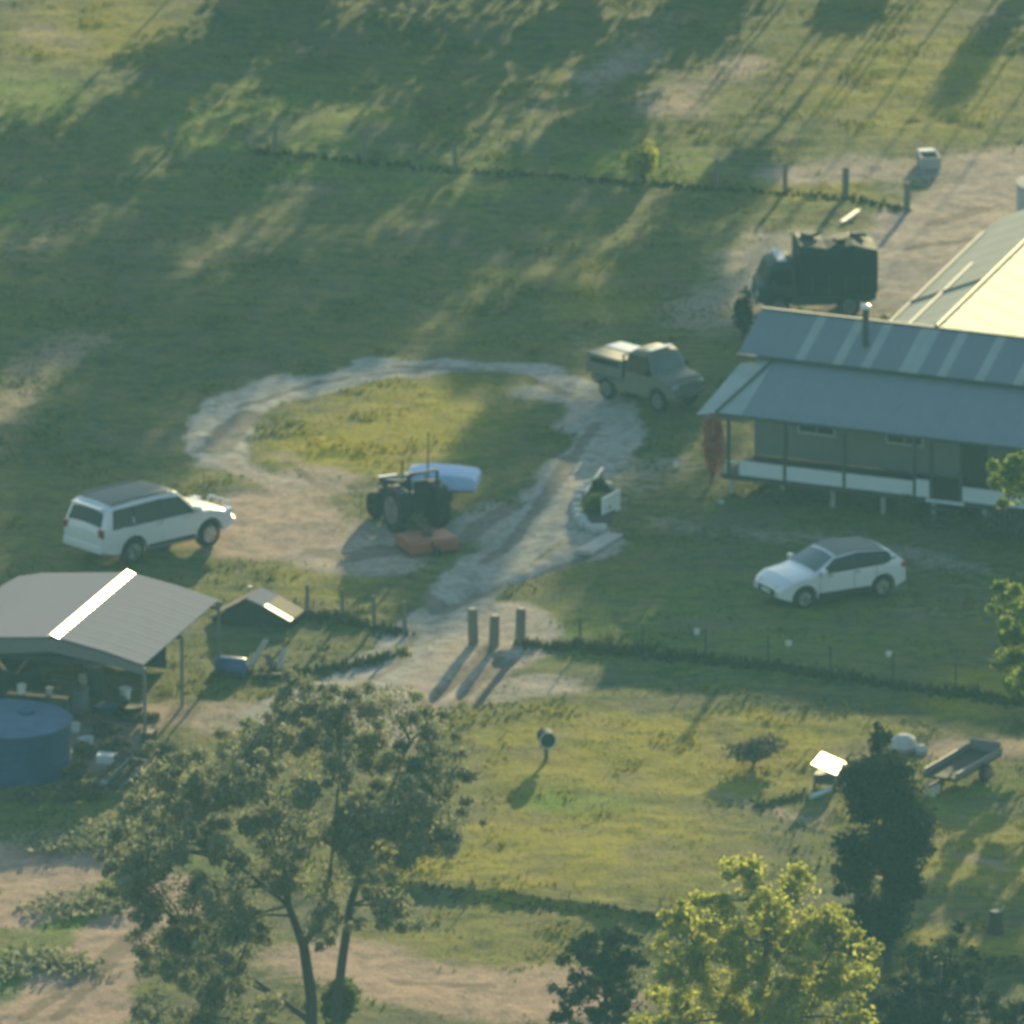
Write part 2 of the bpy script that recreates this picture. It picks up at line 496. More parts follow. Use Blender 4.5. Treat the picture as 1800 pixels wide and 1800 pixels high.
def cover(x, y):
    wx = x + (fbm(x, y, 3.5, 11) - 0.5) * 1.9
    wy = y + (fbm(x, y, 3.5, 31) - 0.5) * 3.0
    dirt = np.zeros_like(x)
    tone = np.full_like(x, 0.45)
    for pts, w, s, k, t in DIRT_LINES:
        xs = [p[0] for p in pts]; ys = [p[1] for p in pts]
        sel = (x > min(xs) - 6) & (x < max(xs) + 6) & (y > min(ys) - 8) & (y < max(ys) + 8)
        if not sel.any(): continue
        d = dist_line(wx[sel], wy[sel] , pts)
        m = smooth01((w + s - d) / (2 * s)) * k
        tone[sel] = np.where(m > dirt[sel], t, tone[sel])
        dirt[sel] = np.maximum(dirt[sel], m)
    for px_, py_, rx, ry, k, t in DIRT_SPOTS:
        c = at(px_, py_)
        d = np.hypot((wx - c[0]) / rx, (wy - c[1]) / ry)
        m = smooth01((1.35 - d) / 0.7) * k
        tone = np.where(m > dirt, t, tone)
        dirt = np.maximum(dirt, m)
    yel = 0.12 + 0.3 * (fbm(x, y, 7.0, 51) - 0.3)
    for px_, py_, rx, ry, k in YELLOW_SPOTS:
        c = at(px_, py_)
        d = np.hypot((wx - c[0]) / rx, (wy - c[1]) / ry)
        yel = np.maximum(yel, smooth01((1.5 - d) / 1.0) * k)
    lush = np.zeros_like(x)
    for px_, py_, rx, ry, k in LUSH_SPOTS:
        c = at(px_, py_)
        d = np.hypot((wx - c[0]) / rx, (wy - c[1]) / ry)
        lush = np.maximum(lush, smooth01((1.5 - d) / 1.0) * k)
    dirt = np.clip(dirt + (fbm(x, y, 2.2, 61, 3) - 0.62) * 0.55 * (dirt > 0.02), 0, 1)
    return dirt, np.clip(yel, 0, 1), lush, tone


def height(x, y, fine=True):
    z = (fbm(x, y, 9.0, 71, 3) - 0.5) * 0.28
    if fine:
        z = z + (fbm(x, y, 1.3, 81, 4) - 0.5) * 0.17 + (vnoise(x, y, 0.33, 91) - 0.5) * 0.035
    xs = np.array([p[0] for p in STEP_LINE]); ys = np.array([p[1] for p in STEP_LINE])
    yl = np.interp(x, xs, ys) + (vnoise(x, y, 2.0, 97) - 0.5) * 0.5
    on = smooth01((x - xs[0]) / 1.5) * smooth01((24 - x) / 2)
    z = z - 0.17 * smooth01((yl - y) / 0.35 + 0.5) * smooth01((y - yl + 14) / 12) * on
    for r in RUTS:
        z = z - 0.16 * smooth01(1.25 - dist_line(x, y, r) / 0.22)
    z = z - 0.14 * smooth01(1.2 - dist_line(x, y + 0.5, GULLY) / 0.3)
    return z


def gz(x, y):
    return float(height(np.array([x]), np.array([y]), False)[0])


xs = np.concatenate([[-1500, -600, -250, -120, -60, -35, -25], np.arange(-20, 20.01, 0.16), [25, 35, 60, 120, 250, 600, 1500]])
ys = np.concatenate([[-520, -300, -150, -90, -66], np.arange(-58, 68.01, 0.24), [72, 80, 100, 140, 250, 600, 1500]])
GX, GY = np.meshgrid(xs, ys)
gx, gy = GX.ravel(), GY.ravel()
gzv = height(gx, gy)
D_, Y_, L_, T_ = cover(gx, gy)
nx, ny = len(xs), len(ys)
idx = np.arange(nx * ny).reshape(ny, nx)
quads = np.stack([idx[:-1, :-1], idx[:-1, 1:], idx[1:, 1:], idx[1:, :-1]], axis=-1).reshape(-1, 4)

gm, n, l, b = nodes_of("ground_cover")
atc = n.new("ShaderNodeAttribute"); atc.attribute_name = "cover"
sep = n.new("ShaderNodeSeparateColor"); l.new(atc.outputs["Color"], sep.inputs[0])
att = n.new("ShaderNodeAttribute"); att.attribute_name = "tone"
tc = n.new("ShaderNodeTexCoord")


def noise(scale, det=6, rough=0.6):
    q = n.new("ShaderNodeTexNoise")
    q.inputs["Scale"].default_value = scale
    q.inputs["Detail"].default_value = det
    q.inputs["Roughness"].default_value = rough
    l.new(tc.outputs["Object"], q.inputs["Vector"])
    return q.outputs["Fac"]


def mth(op, a, b_=None, clamp=False):
    q = n.new("ShaderNodeMath"); q.operation = op; q.use_clamp = clamp
    for k, v in enumerate((a, b_)):
        if v is None: continue
        if isinstance(v, (int, float)): q.inputs[k].default_value = v
        else: l.new(v, q.inputs[k])
    return q.outputs[0]


def mixc(f, a, c):
    q = n.new("ShaderNodeMix"); q.data_type = 'RGBA'
    if isinstance(f, (int, float)): q.inputs[0].default_value = f
    else: l.new(f, q.inputs[0])
    for k, v in ((6, a), (7, c)):
        if isinstance(v, tuple): q.inputs[k].default_value = (*v, 1)
        else: l.new(v, q.inputs[k])
    return q.outputs[2]


def mapr(v, a, c):
    q = n.new("ShaderNodeMapRange"); q.inputs[1].default_value = a; q.inputs[2].default_value = c
    l.new(v, q.inputs[0]); return q.outputs[0]


big, mid, fin = noise(0.55), noise(2.2), noise(9.0)
yl = mth('ADD', sep.outputs[1], mth('MULTIPLY', mth('SUBTRACT', mid, 0.5), 1.1), True)
grass_c = mixc(yl, (0.052, 0.088, 0.034), (0.40, 0.325, 0.004))
grass_c = mixc(mth('MULTIPLY', sep.outputs[2], mapr(mid, 0.25, 0.55), True), grass_c, (0.15, 0.27, 0.008))
grass_c = mixc(mth('MULTIPLY', mapr(fin, 0.42, 0.66), 0.5), grass_c, (0.07, 0.065, 0.035))
str_m = n.new("ShaderNodeMapping"); str_m.inputs["Rotation"].default_value = (0, 0, R(35)); str_m.inputs["Scale"].default_value = (0.5, 1.6, 1)
l.new(tc.outputs["Object"], str_m.inputs[0])
strk = n.new("ShaderNodeTexNoise"); strk.inputs["Scale"].default_value = 1.0; strk.inputs["Detail"].default_value = 7; strk.inputs["Roughness"].default_value = 0.65
l.new(str_m.outputs[0], strk.inputs["Vector"])
grass_c = mixc(mth('MULTIPLY', mapr(big, 0.48, 0.68), 0.62), grass_c, (0.165, 0.125, 0.078))
grass_c = mixc(mth('MULTIPLY', mapr(strk.outputs["Fac"], 0.5, 0.68), 0.35), grass_c, (0.22, 0.17, 0.03))
pat = noise(0.22, 5, 0.6)
grass_c = mixc(mth('MULTIPLY', mapr(pat, 0.52, 0.64), 0.5), grass_c, (0.125, 0.108, 0.09))
spk = noise(3.3, 3, 0.7)
grass_c = mixc(mth('MULTIPLY', mapr(spk, 0.60, 0.72), 0.55), grass_c, (0.075, 0.062, 0.022))
grass_c = mixc(mth('MULTIPLY', mapr(strk.outputs["Fac"], 0.48, 0.34), 0.5), grass_c, (0.042, 0.062, 0.024))
dirt_c = mixc(att.outputs["Fac"], (0.40, 0.38, 0.345), (0.45, 0.285, 0.205))
dirt_c = mixc(mth('MULTIPLY', mapr(mid, 0.42, 0.66), 0.65), dirt_c, (0.16, 0.125, 0.095))
dirt_c = mixc(mth('MULTIPLY', mapr(fin, 0.5, 0.7), 0.35), dirt_c, (0.42, 0.37, 0.31))
fin2 = noise(5.0, 4)
dirt_c = mixc(mth('MULTIPLY', mapr(fin2, 0.60, 0.70), 0.7), dirt_c, (0.09, 0.075, 0.055))
rag = mth('ADD', mth('MULTIPLY', mth('SUBTRACT', mid, 0.5), 1.0), mth('MULTIPLY', mth('SUBTRACT', fin, 0.5), 0.9))
dm = mapr(mth('ADD', sep.outputs[0], rag), 0.30, 0.66)
atw = n.new("ShaderNodeAttribute"); atw.attribute_name = "wear"
dirt_c = mixc(mth('MULTIPLY', mapr(mth('ADD', atw.outputs["Fac"], rag), 0.4, 0.8), 0.6), dirt_c, (0.12, 0.085, 0.066))
l.new(mixc(dm, grass_c, dirt_c), b.inputs["Base Color"])
b.inputs["Roughness"].default_value = 0.95
b.inputs["Specular IOR Level"].default_value = 0.1
bp = n.new("ShaderNodeBump"); bp.inputs["Strength"].default_value = 0.8; bp.inputs["Distance"].default_value = 0.12
l.new(fin, bp.inputs["Height"]); l.new(bp.outputs[0], b.inputs["Normal"])
ground = np_mesh("ground", np.stack([gx, gy, gzv], 1), quads, gm, smooth=True)
tag(ground, None, None, None, 'structure')
ca = ground.data.color_attributes.new("cover", 'FLOAT_COLOR', 'POINT')
ca.data.foreach_set("color", np.stack([D_, Y_, L_, np.ones_like(D_)], 1).astype(np.float32).ravel())
wear = np.zeros_like(gx)
for pts, w in WEAR:
    wear = np.maximum(wear, smooth01(1.6 - dist_line(gx, gy, pts) / w))
wa = ground.data.attributes.new("wear", 'FLOAT', 'POINT')
wa.data.foreach_set("value", wear.astype(np.float32))
ta = ground.data.attributes.new("tone", 'FLOAT', 'POINT')
ta.data.foreach_set("value", T_.astype(np.float32))

# grass tufts
NT = 150000
tx = rng.uniform(-18.5, 18.5, NT)
ty = rng.uniform(-54, 66, NT)
d_, y_, l_, t_ = cover(tx, ty)
patch = fbm(tx, ty, 1.6, 201, 3)
keep = (rng.random(NT) > d_ * 1.25) & (patch + 0.25 * rng.random(NT) > 0.5)
LONG = [gp(a) for a in ([(520, 1085), (600, 1090), (715, 1112)], [(905, 1130), (1020, 1138), (1240, 1165), (1500, 1200), (1800, 1242)],
                        [(440, 268), (800, 300), (1200, 330), (1485, 348), (1600, 372)], [(640, 1545), (900, 1578), (1150, 1612), (1500, 1660), (1800, 1697)],
                        [(1330, 1420), (1420, 1400)], [(380, 1190), (560, 1180), (690, 1150)])]
lx, ly = [], []
for pts in LONG:
    for (ax, ay), (bx, by) in zip(pts[:-1], pts[1:]):
        L = math.hypot(bx - ax, by - ay)
        k = int(L * (34 if pts is LONG[2] else 28 if pts is LONG[3] else 60))
        t = rng.random(k)
        lx.append(ax + (bx - ax) * t + rng.normal(0, 0.12, k)); ly.append(ay + (by - ay) * t + rng.normal(0, 0.22, k))
lx, ly = np.concatenate(lx), np.concatenate(ly)
n_long = len(lx)
tx, ty, y_, l_ = np.concatenate([tx[keep], lx]), np.concatenate([ty[keep], ly]), np.concatenate([y_[keep], np.full(n_long, 0.3)]), np.concatenate([l_[keep], np.zeros(n_long)])
isl = np.zeros(len(tx), bool); isl[-n_long:] = True
tz = height(tx, ty)
clump = smooth01((fbm(tx, ty, 1.7, 231, 4) - 0.50) / 0.16)
hh = np.where(isl, rng.uniform(0.05, 0.30, len(tx)) * (0.35 + 1.1 * fbm(tx, ty, 1.2, 271, 3)) * np.where(ty < -20, 0.42, np.where(ty > 28, 0.55, 1.0)), rng.uniform(0.01, 0.03, len(tx)) + clump * rng.uniform(0.0, 0.13, len(tx)))
ww = np.where(isl, 0.06, 0.03) * (0.7 + 0.8 * rng.random(len(tx)))
P, TT = [], []
for k in range(3):
    a = rng.random(len(tx)) * 6.283
    ux, uy = np.cos(a) * ww, np.sin(a) * ww
    le = rng.normal(0, 0.35, (len(tx), 2)) * hh[:, None]
    p0 = np.stack([tx - ux, ty - uy, tz - 0.02], 1)
    p1 = np.stack([tx + ux, ty + uy, tz - 0.02], 1)
    p2 = np.stack([tx + le[:, 0], ty + le[:, 1], tz + hh], 1)
    P.append(np.stack([p0, p1, p2], 1).reshape(-1, 3))
    TT.append(np.repeat(np.clip(y_ * 0.9 + rng.normal(0.1, 0.18, len(tx)), 0, 1), 3))
P = np.concatenate(P)
TT = np.concatenate(TT)
il = np.tile(np.repeat(isl, 3), 3)
M['grass'] = leaf_mat("grass_blade", (0.065, 0.10, 0.026), (0.34, 0.28, 0.02), 0.5)
M['long_grass'] = leaf_mat("long_grass_blade", (0.035, 0.05, 0.022), (0.14, 0.13, 0.05), 0.12)
for nm, sel, mt, lb in (("grass", ~il, M['grass'], "patchy short grass tufts over the yard and paddock"), ("long_grass", il, M['long_grass'], "unmown dark grass strips along the fence lines")):
    q = P[sel]
    tag(np_mesh(nm, q, np.arange(len(q)).reshape(-1, 3), mt, None, TT[sel], kdim=3), lb, "grass", None, 'stuff')

# ------------------------------------------------------------------ trees beyond the top of the view: they throw the long shade bands
shade_defs = [  # pixel of the shade's centre, crown half width, crown half height
    (640, 330, 4.0, 2.2), (380, 330, 3.8, 2.2), (160, 330, 3.2, 2.0), (150, 520, 3.2, 2.4), (420, 520, 4.2, 2.4), (700, 500, 4.0, 2.2), (900, 380, 3.4, 2.2),
    (1165, 475, 2.6, 1.3), (1285, 335, 1.8, 1.3), (830, 120, 4.2, 2.2), (560, 120, 3.6, 1.8), (1010, 250, 2.4, 1.4), (330, 120, 2.2, 1.4), (1220, 40, 2.4, 1.3),
    (150, 740, 3.6, 2.4), (60, 900, 3.4, 2.4), (930, 560, 3.0, 1.6), (1180, 560, 2.2, 1.2), (560, 600, 4.0, 1.6), (330, 640, 3.4, 2.0), (1480, 30, 1.6, 1.0), (1750, 60, 0.9, 2.6), (980, 60, 1.8, 1.2),
    (850, 640, 1.8, 1.0), (890, 770, 1.8, 1.4), (900, 900, 2.0, 1.6), (800, 1010, 2.2, 1.0), (1140, 960, 2.6, 2.2), (1190, 990, 1.8, 1.8), (1170, 670, 1.7, 1.4), (1180, 760, 1.3, 1.2), (200, 560, 3.0, 2.0), (40, 1010, 1.6, 1.4), (15, 290, 3.0, 2.2), (-20, 600, 3.0, 2.2), (230, 215, 2.8, 1.4), (480, 40, 2.6, 1.2), (1080, 130, 1.6, 1.0),
]
shade_pts = [(185, 905, 1.6, 1.15, 1.0), (770, 838, 0.9, 1.3, 0.8), (110, 950, 0.8, 1.0, 1.6)]
for k, (px_, py_, r_, rz_, z0_) in enumerate([(*q, 0.0) for q in shade_defs] + [(x, y, r, rz, z) for x, y, z, r, rz in shade_pts]):
    G = at(px_, py_, z0_)
    G = G - SUN * (z0_ / SUN[2])
    tn = math.tan(SUN_EL) / math.cos(SUN_AZ)
    h_ = max(rz_ + 1.6, (66.5 + r_ - G[1]) * tn)
    T = np.array([G[0] + SUN[0] / SUN[2] * h_, G[1] + SUN[1] / SUN[2] * h_, h_])
    g = np.random.default_rng(300 + k)
    t = thing("gum_tree", "spreading gum tree standing beyond the far paddock", "tree", (T[0], T[1], 0), 0, "gum trees beyond the far paddock")
    cl = []
    tr = MB()
    hgt = h_
    tr.tube([(0, 0, -0.2), (0.15, 0, hgt * 0.4), (0, 0.1, hgt * 0.9)], [0.045 + 0.004 * r_, 0.035 + 0.003 * r_, 0.025], 6)
    for q in range(14):
        d = g.normal(size=3); d /= np.linalg.norm(d); d *= abs(g.normal()) * 0.62
        c = T + d * np.array([r_ * 0.8, r_ * 0.8, rz_ * 0.85])
        cl.append((c, (r_ * 0.55, r_ * 0.55, rz_ * 0.5), int((24 + 52 * min(r_, 1.2)) * (2.6 if z0_ else 0.95))))
        tr.tube([(0, 0, max(0.6, c[2] - 1.5) if c[2] < hgt else hgt * 0.6), tuple(c - np.array([T[0], T[1], 0]))], [0.016, 0.010], 4)
    crown("crown", cl, M['leaf_euc'], t, 0.22, 0.55, 0.3, 400 + k)
    tr.build("trunk", M['bark'], t)

# ------------------------------------------------------------------ house
PHI = R(23.5)
HU = np.array([math.cos(PHI), -math.sin(PHI), 0])
HV = np.array([math.sin(PHI), math.cos(PHI), 0])
HA = at(1275, 870)
house = thing("house", "low farmhouse with blue grey iron roof and white verandah rail beside the compact car", "house", HA, -PHI)
# local frame: x along the front (to the right), y to the back, z up
HL = 15.0


def sheet_mesh(name, w, ln, mat, ribs=5, amp=0.0045):
    m = MB()
    k = ribs * 2
    top = [(w * i / k, 0, amp if i % 2 else -amp) for i in range(k + 1)]
    vs = [(x, 0, z) for x, _, z in top] + [(x, ln, z) for x, _, z in top] + [(x, 0, z - 0.02) for x, _, z in top] + [(x, ln, z - 0.02) for x, _, z in top]
    q = k + 1
    fs = []
    for i in range(k):
        fs += [(i, i + 1, q + i + 1, q + i), (2 * q + i + 1, 2 * q + i, 3 * q + i, 3 * q + i + 1), (i, 2 * q + i, 2 * q + i + 1, i + 1), (q + i, q + i + 1, 3 * q + i + 1, 3 * q + i)]
    fs += [(0, q, 3 * q, 2 * q), (k, 2 * q + k, 3 * q + k, q + k)]
    m.add(vs, fs)
    return m.build(name, mat)


def lay_sheets(parent, origin, along, up, w, count, mats, name="roof_sheet", jitter=0.004):
    """copies of one corrugated sheet side by side; along, up are vectors in the parent's frame"""
    along, upv = Vector(along).normalized(), Vector(up)
    ln = upv.length
    upn = upv.normalized()
    nrm = along.cross(upn).normalized()
    base = {}
    for i in range(count):
        mt = mats(i) if callable(mats) else mats
        if mt.name not in base:
            o = sheet_mesh(name, w * 0.995, ln, mt)
            base[mt.name] = o
        else:
            o = base[mt.name].copy()
            COL.objects.link(o)
        o.parent = parent
        mat = Matrix((along, upn, nrm)).transposed().to_4x4()
        o.matrix_local = Matrix.Translation(Vector(origin) + along * (w * i) + nrm * (jitter * (1 + (i % 2)))) @ mat


# verandah roof, then the main roof above and behind it
lay_sheets(house, (0.65, -0.35, 2.60), (1, 0, 0), (0, 2.55, 1.04), 0.762, 19, lambda i: M['roof_pale'] if i in (14,) else M['roof_blue'])
m = MB().slab([(-0.15, -0.35, 2.60), (0.645, -0.35, 2.60), (0.645, 2.2, 3.64)], (0, 0, -0.025)); m.build("hip_sheet", M['roof_pale'], house)
m = MB().slab([(-0.17, -0.35, 2.60), (0.63, 2.2, 3.64), (-0.45, 2.2, 3.42), (-0.78, -0.35, 2.46)], (0, 0, -0.025)); m.build("hip_sheet", M['roof_pale'], house)
m = MB().tube([(-0.16, -0.37, 2.615), (0.64, 2.2, 3.67)], 0.05, 6); m.build("ridge_cap", M['gutter'], house)
pale = {1, 3, 4, 6, 8, 10, 12, 13, 15}
lay_sheets(house, (-0.5, 2.12, 3.74), (1, 0, 0), (0, 1.88, 0.90), 0.30, 52, lambda i: M['roof_pale'] if i in {6, 10, 13, 17, 18, 21, 25, 29, 31, 32, 36, 40, 41, 45, 49} else M['roof_blue'])
lay_sheets(house, (15.0, 6.0, 3.68), (-1, 0, 0), (0, -1.98, 0.95), 0.762, 20, M['roof_blue'])
MB().box((-0.52, 3.93, 4.625), (15.0, 4.07, 4.675)).build("ridge_cap", M['gutter'], house)
MB().box((-0.52, 2.06, 3.66), (15.0, 2.13, 3.72)).build("gutter", M['gutter'], house)
MB().box((-0.1, -0.43, 2.52), (15.0, -0.36, 2.60)).build("gutter", M['gutter'], house)
# walls and floor
MB().box((0.0, 2.2, 0.68), (15.0, 5.7, 3.62)).slab([(0.0, 2.2, 3.62), (0.0, 5.7, 3.62), (0.0, 3.98, 4.5)], (0.1, 0, 0)).build("wall", M['wall'], house)
MB().box((-0.1, -0.1, 0.52), (15.0, 2.19, 0.66)).build("verandah_floor", M['dark_timber'], house)
for x0, x1 in ((1.4, 2.6), (4.2, 5.4), (9.2, 10.6), (12.4, 13.8)):
    w_ = MB().box((x0, 2.16, 1.5), (x1, 2.197, 2.75)).build("window", M['white_board'], house)
    MB().box((x0 + 0.06, 2.14, 1.56), (x0 + (x1 - x0) / 2 - 0.02, 2.158, 2.69)).box((x0 + (x1 - x0) / 2 + 0.02, 2.14, 1.56), (x1 - 0.06, 2.158, 2.69)).build("pane", M['glass'], w_)
dr = MB().box((6.6, 2.15, 0.68), (7.4, 2.197, 2.75)).build("door", M['dark_timber'], house)
MB().box((6.68, 2.11, 1.6), (6.74, 2.149, 1.75)).build("handle", M['chrome'], dr)
post = None
for x0 in (0.1, 1.9, 3.78, 6.0, 6.52, 7.46, 9.6, 11.6, 13.6):
    if post is None:
        post = MB().box((-0.045, -0.045, 0.66), (0.045, 0.045, 2.62)).build("verandah_post", M['gutter'], house)
        o = post
    else:
        o = post.copy(); COL.objects.link(o)
    o.location = (x0, 0, 0)
for k, (x0, x1, z1) in enumerate(((0.45, 1.85, 1.1), (1.95, 3.73, 1.1), (3.83, 5.95, 1.1), (6.05, 6.47, 1.17), (7.51, 9.55, 1.1), (9.65, 11.55, 1.1), (11.65, 13.55, 1.1))):
    MB().box((x0, -0.03, 0.665), (x1, 0.03, z1)).build("rail_panel", M['white_board'], house)
MB().box((6.4, -0.125, 0.56), (7.6, -0.105, 0.655)).build("floor_edge", M['white_board'], house)
MB().box((0.0, -0.02, 1.0), (0.40, 0.03, 1.06)).box((0.0, -0.02, 0.67), (0.03, 0.03, 1.0)).build("rail", M['white_board'], house)
stp = None
for x0 in np.arange(0.2, 15, 1.6):
    if stp is None:
        stp = MB().lathe([(0.08, -0.25), (0.08, 0.52)], 8).build("stump", M['concrete'], house); o = stp
    else:
        o = stp.copy(); COL.objects.link(o)
    o.location = (x0, 0.02, 0)
for k in range(3):
    MB().box((6.55, -0.36 - 0.3 * k, 0.40 - 0.17 * k), (7.45, -0.12 - 0.3 * k, 0.45 - 0.17 * k)).build("step", M['dark_timber'], house)
for k, x0 in enumerate(np.arange(8.2, 14, 0.16)):     # upright batten skirt under the verandah
    if k == 0:
        bt = MB().box((-0.035, -0.012, -0.15), (0.035, 0.012, 0.5)).build("batten", M['grey_iron'], house); o = bt
    else:
        o = bt.copy(); COL.objects.link(o)
    o.location = (x0, 0.0, 0)
# rear wing with the sunlit slope
inv = Matrix.Rotation(PHI, 4, 'Z') @ Matrix.Translation(-Vector(HA))
AZW = R(16.6)
WD = np.array([math.sin(AZW), math.cos(AZW), 0])
WP = np.array([math.cos(AZW), -math.sin(AZW), 0])
RZ = 4.66
R0 = at(1652, 569, RZ)
loc = lambda p: tuple(inv @ Vector(p))
rot = lambda v: tuple((Matrix.Rotation(PHI, 3, 'Z') @ Vector(v)))
RS = R0 - WD * 0.4
tan22 = math.tan(R(21.5))
dn = lambda w: np.array([0, 0, -tan22 * w])
LW, RW, WL = 2.35, 6.0, 16.0
lay_sheets(house, loc(RS + WD * WL - WP * LW + dn(LW)), rot(-WD), rot(WP * LW - dn(LW)), 0.762, 21, M['roof_wing'])
lay_sheets(house, loc(RS + WP * RW + dn(RW)), rot(WD), rot(-WP * RW - dn(RW)), 0.762, 21, M['roof_wing'])
MB().tube([loc(RS + np.array([0, 0, 0.03])), loc(RS + WD * WL + np.array([0, 0, 0.03]))], 0.06, 6).build("ridge_cap", M['gutter'], house)
fa = RS + WD * 5.6
MB().bar(loc(fa + np.array([0, 0, 0.05]) - WP * 0.1 + dn(0.1)), loc(fa - WP * LW + dn(LW) + np.array([0, 0, 0.05])), 0.14, 0.05).build("flashing", M['gutter'], house)
for off in (1.3, 2.28):
    MB().bar(loc(RS + WD * 1.2 - WP * off + dn(off) + np.array([0, 0, 0.045])), loc(RS + WD * (9.0 if off < 2 else 14) - WP * off + dn(off) + np.array([0, 0, 0.045])), 0.10, 0.04).build("flashing", M['grey_iron'] if off < 2 else M['gutter'], house)
wl = MB()
a0, a1 = RS - WP * (LW - 0.35), RS + WP * (RW - 0.4)
b0, b1 = a0 + WD * (WL - .3), a1 + WD * (WL - .3)
a0, a1 = a0 + WD * 3.2, a1 + WD * 3.2
zt = RZ + dn(LW)[2] - 0.02
wl.slab([loc((p[0], p[1], 0.5)) for p in (a0, a1, b1, b0)], (0, 0, RZ - RW * tan22 - 0.52))
wl.slab([loc((p[0], p[1], 0.5)) for p in (a0, RS + WD * 3.2, RS + WD * (WL - .3), b0)], (0, 0, zt - 0.5))
wl.build("wall", M['wall'], house)

# vent pipe on the ridge
vp = thing("vent_pipe", "slim vent pipe with a white cap rising from the house roof", "pipe", HA + HU * 3.2 + HV * 3.0 + np.array([0, 0, 4.05]), 0)
MB().lathe([(0.12, 0.0), (0.10, 0.1), (0.095, 1.22)], 12).build("pipe", M['gutter'], vp)
MB().lathe([(0.06, 1.225), (0.15, 1.24), (0.15, 1.32), (0.05, 1.38)], 12).build("cap", M['white'], vp, True)


# ------------------------------------------------------------------ road vehicles
def make_wheel(parent, x, y, r, wdt, side, rim_mat):
    prof = [(r * 0.62, -wdt / 2), (r * 0.9, -wdt / 2), (r * 0.985, -wdt * 0.36), (r, 0), (r * 0.985, wdt * 0.36), (r * 0.9, wdt / 2), (r * 0.62, wdt / 2)]
    w = MB().lathe(prof, 22, (0, 0, 0), 'y').build("wheel", M['rubber'], parent, True)
    w.location = (x, y, r)
    m = MB()
    o = side * wdt * 0.5
    m.lathe([(r * 0.60, o - side * 0.10), (r * 0.61, o + side * 0.006)] if side > 0 else [(r * 0.61, o + side * 0.006), (r * 0.60, o - side * 0.10)], 20, (0, 0, 0), 'y')
    rm = m.build("rim", rim_mat, w, False)
    h = MB()
    for k in range(6):
        a = k * math.pi / 3
        h.bar((0, o + side * 0.012, 0), (math.cos(a) * r * 0.55, o + side * 0.012, math.sin(a) * r * 0.55), 0.05, 0.05)
    h.build("spoke", M['chrome'] if rim_mat is M['alloy'] else rim_mat, w)
    return w


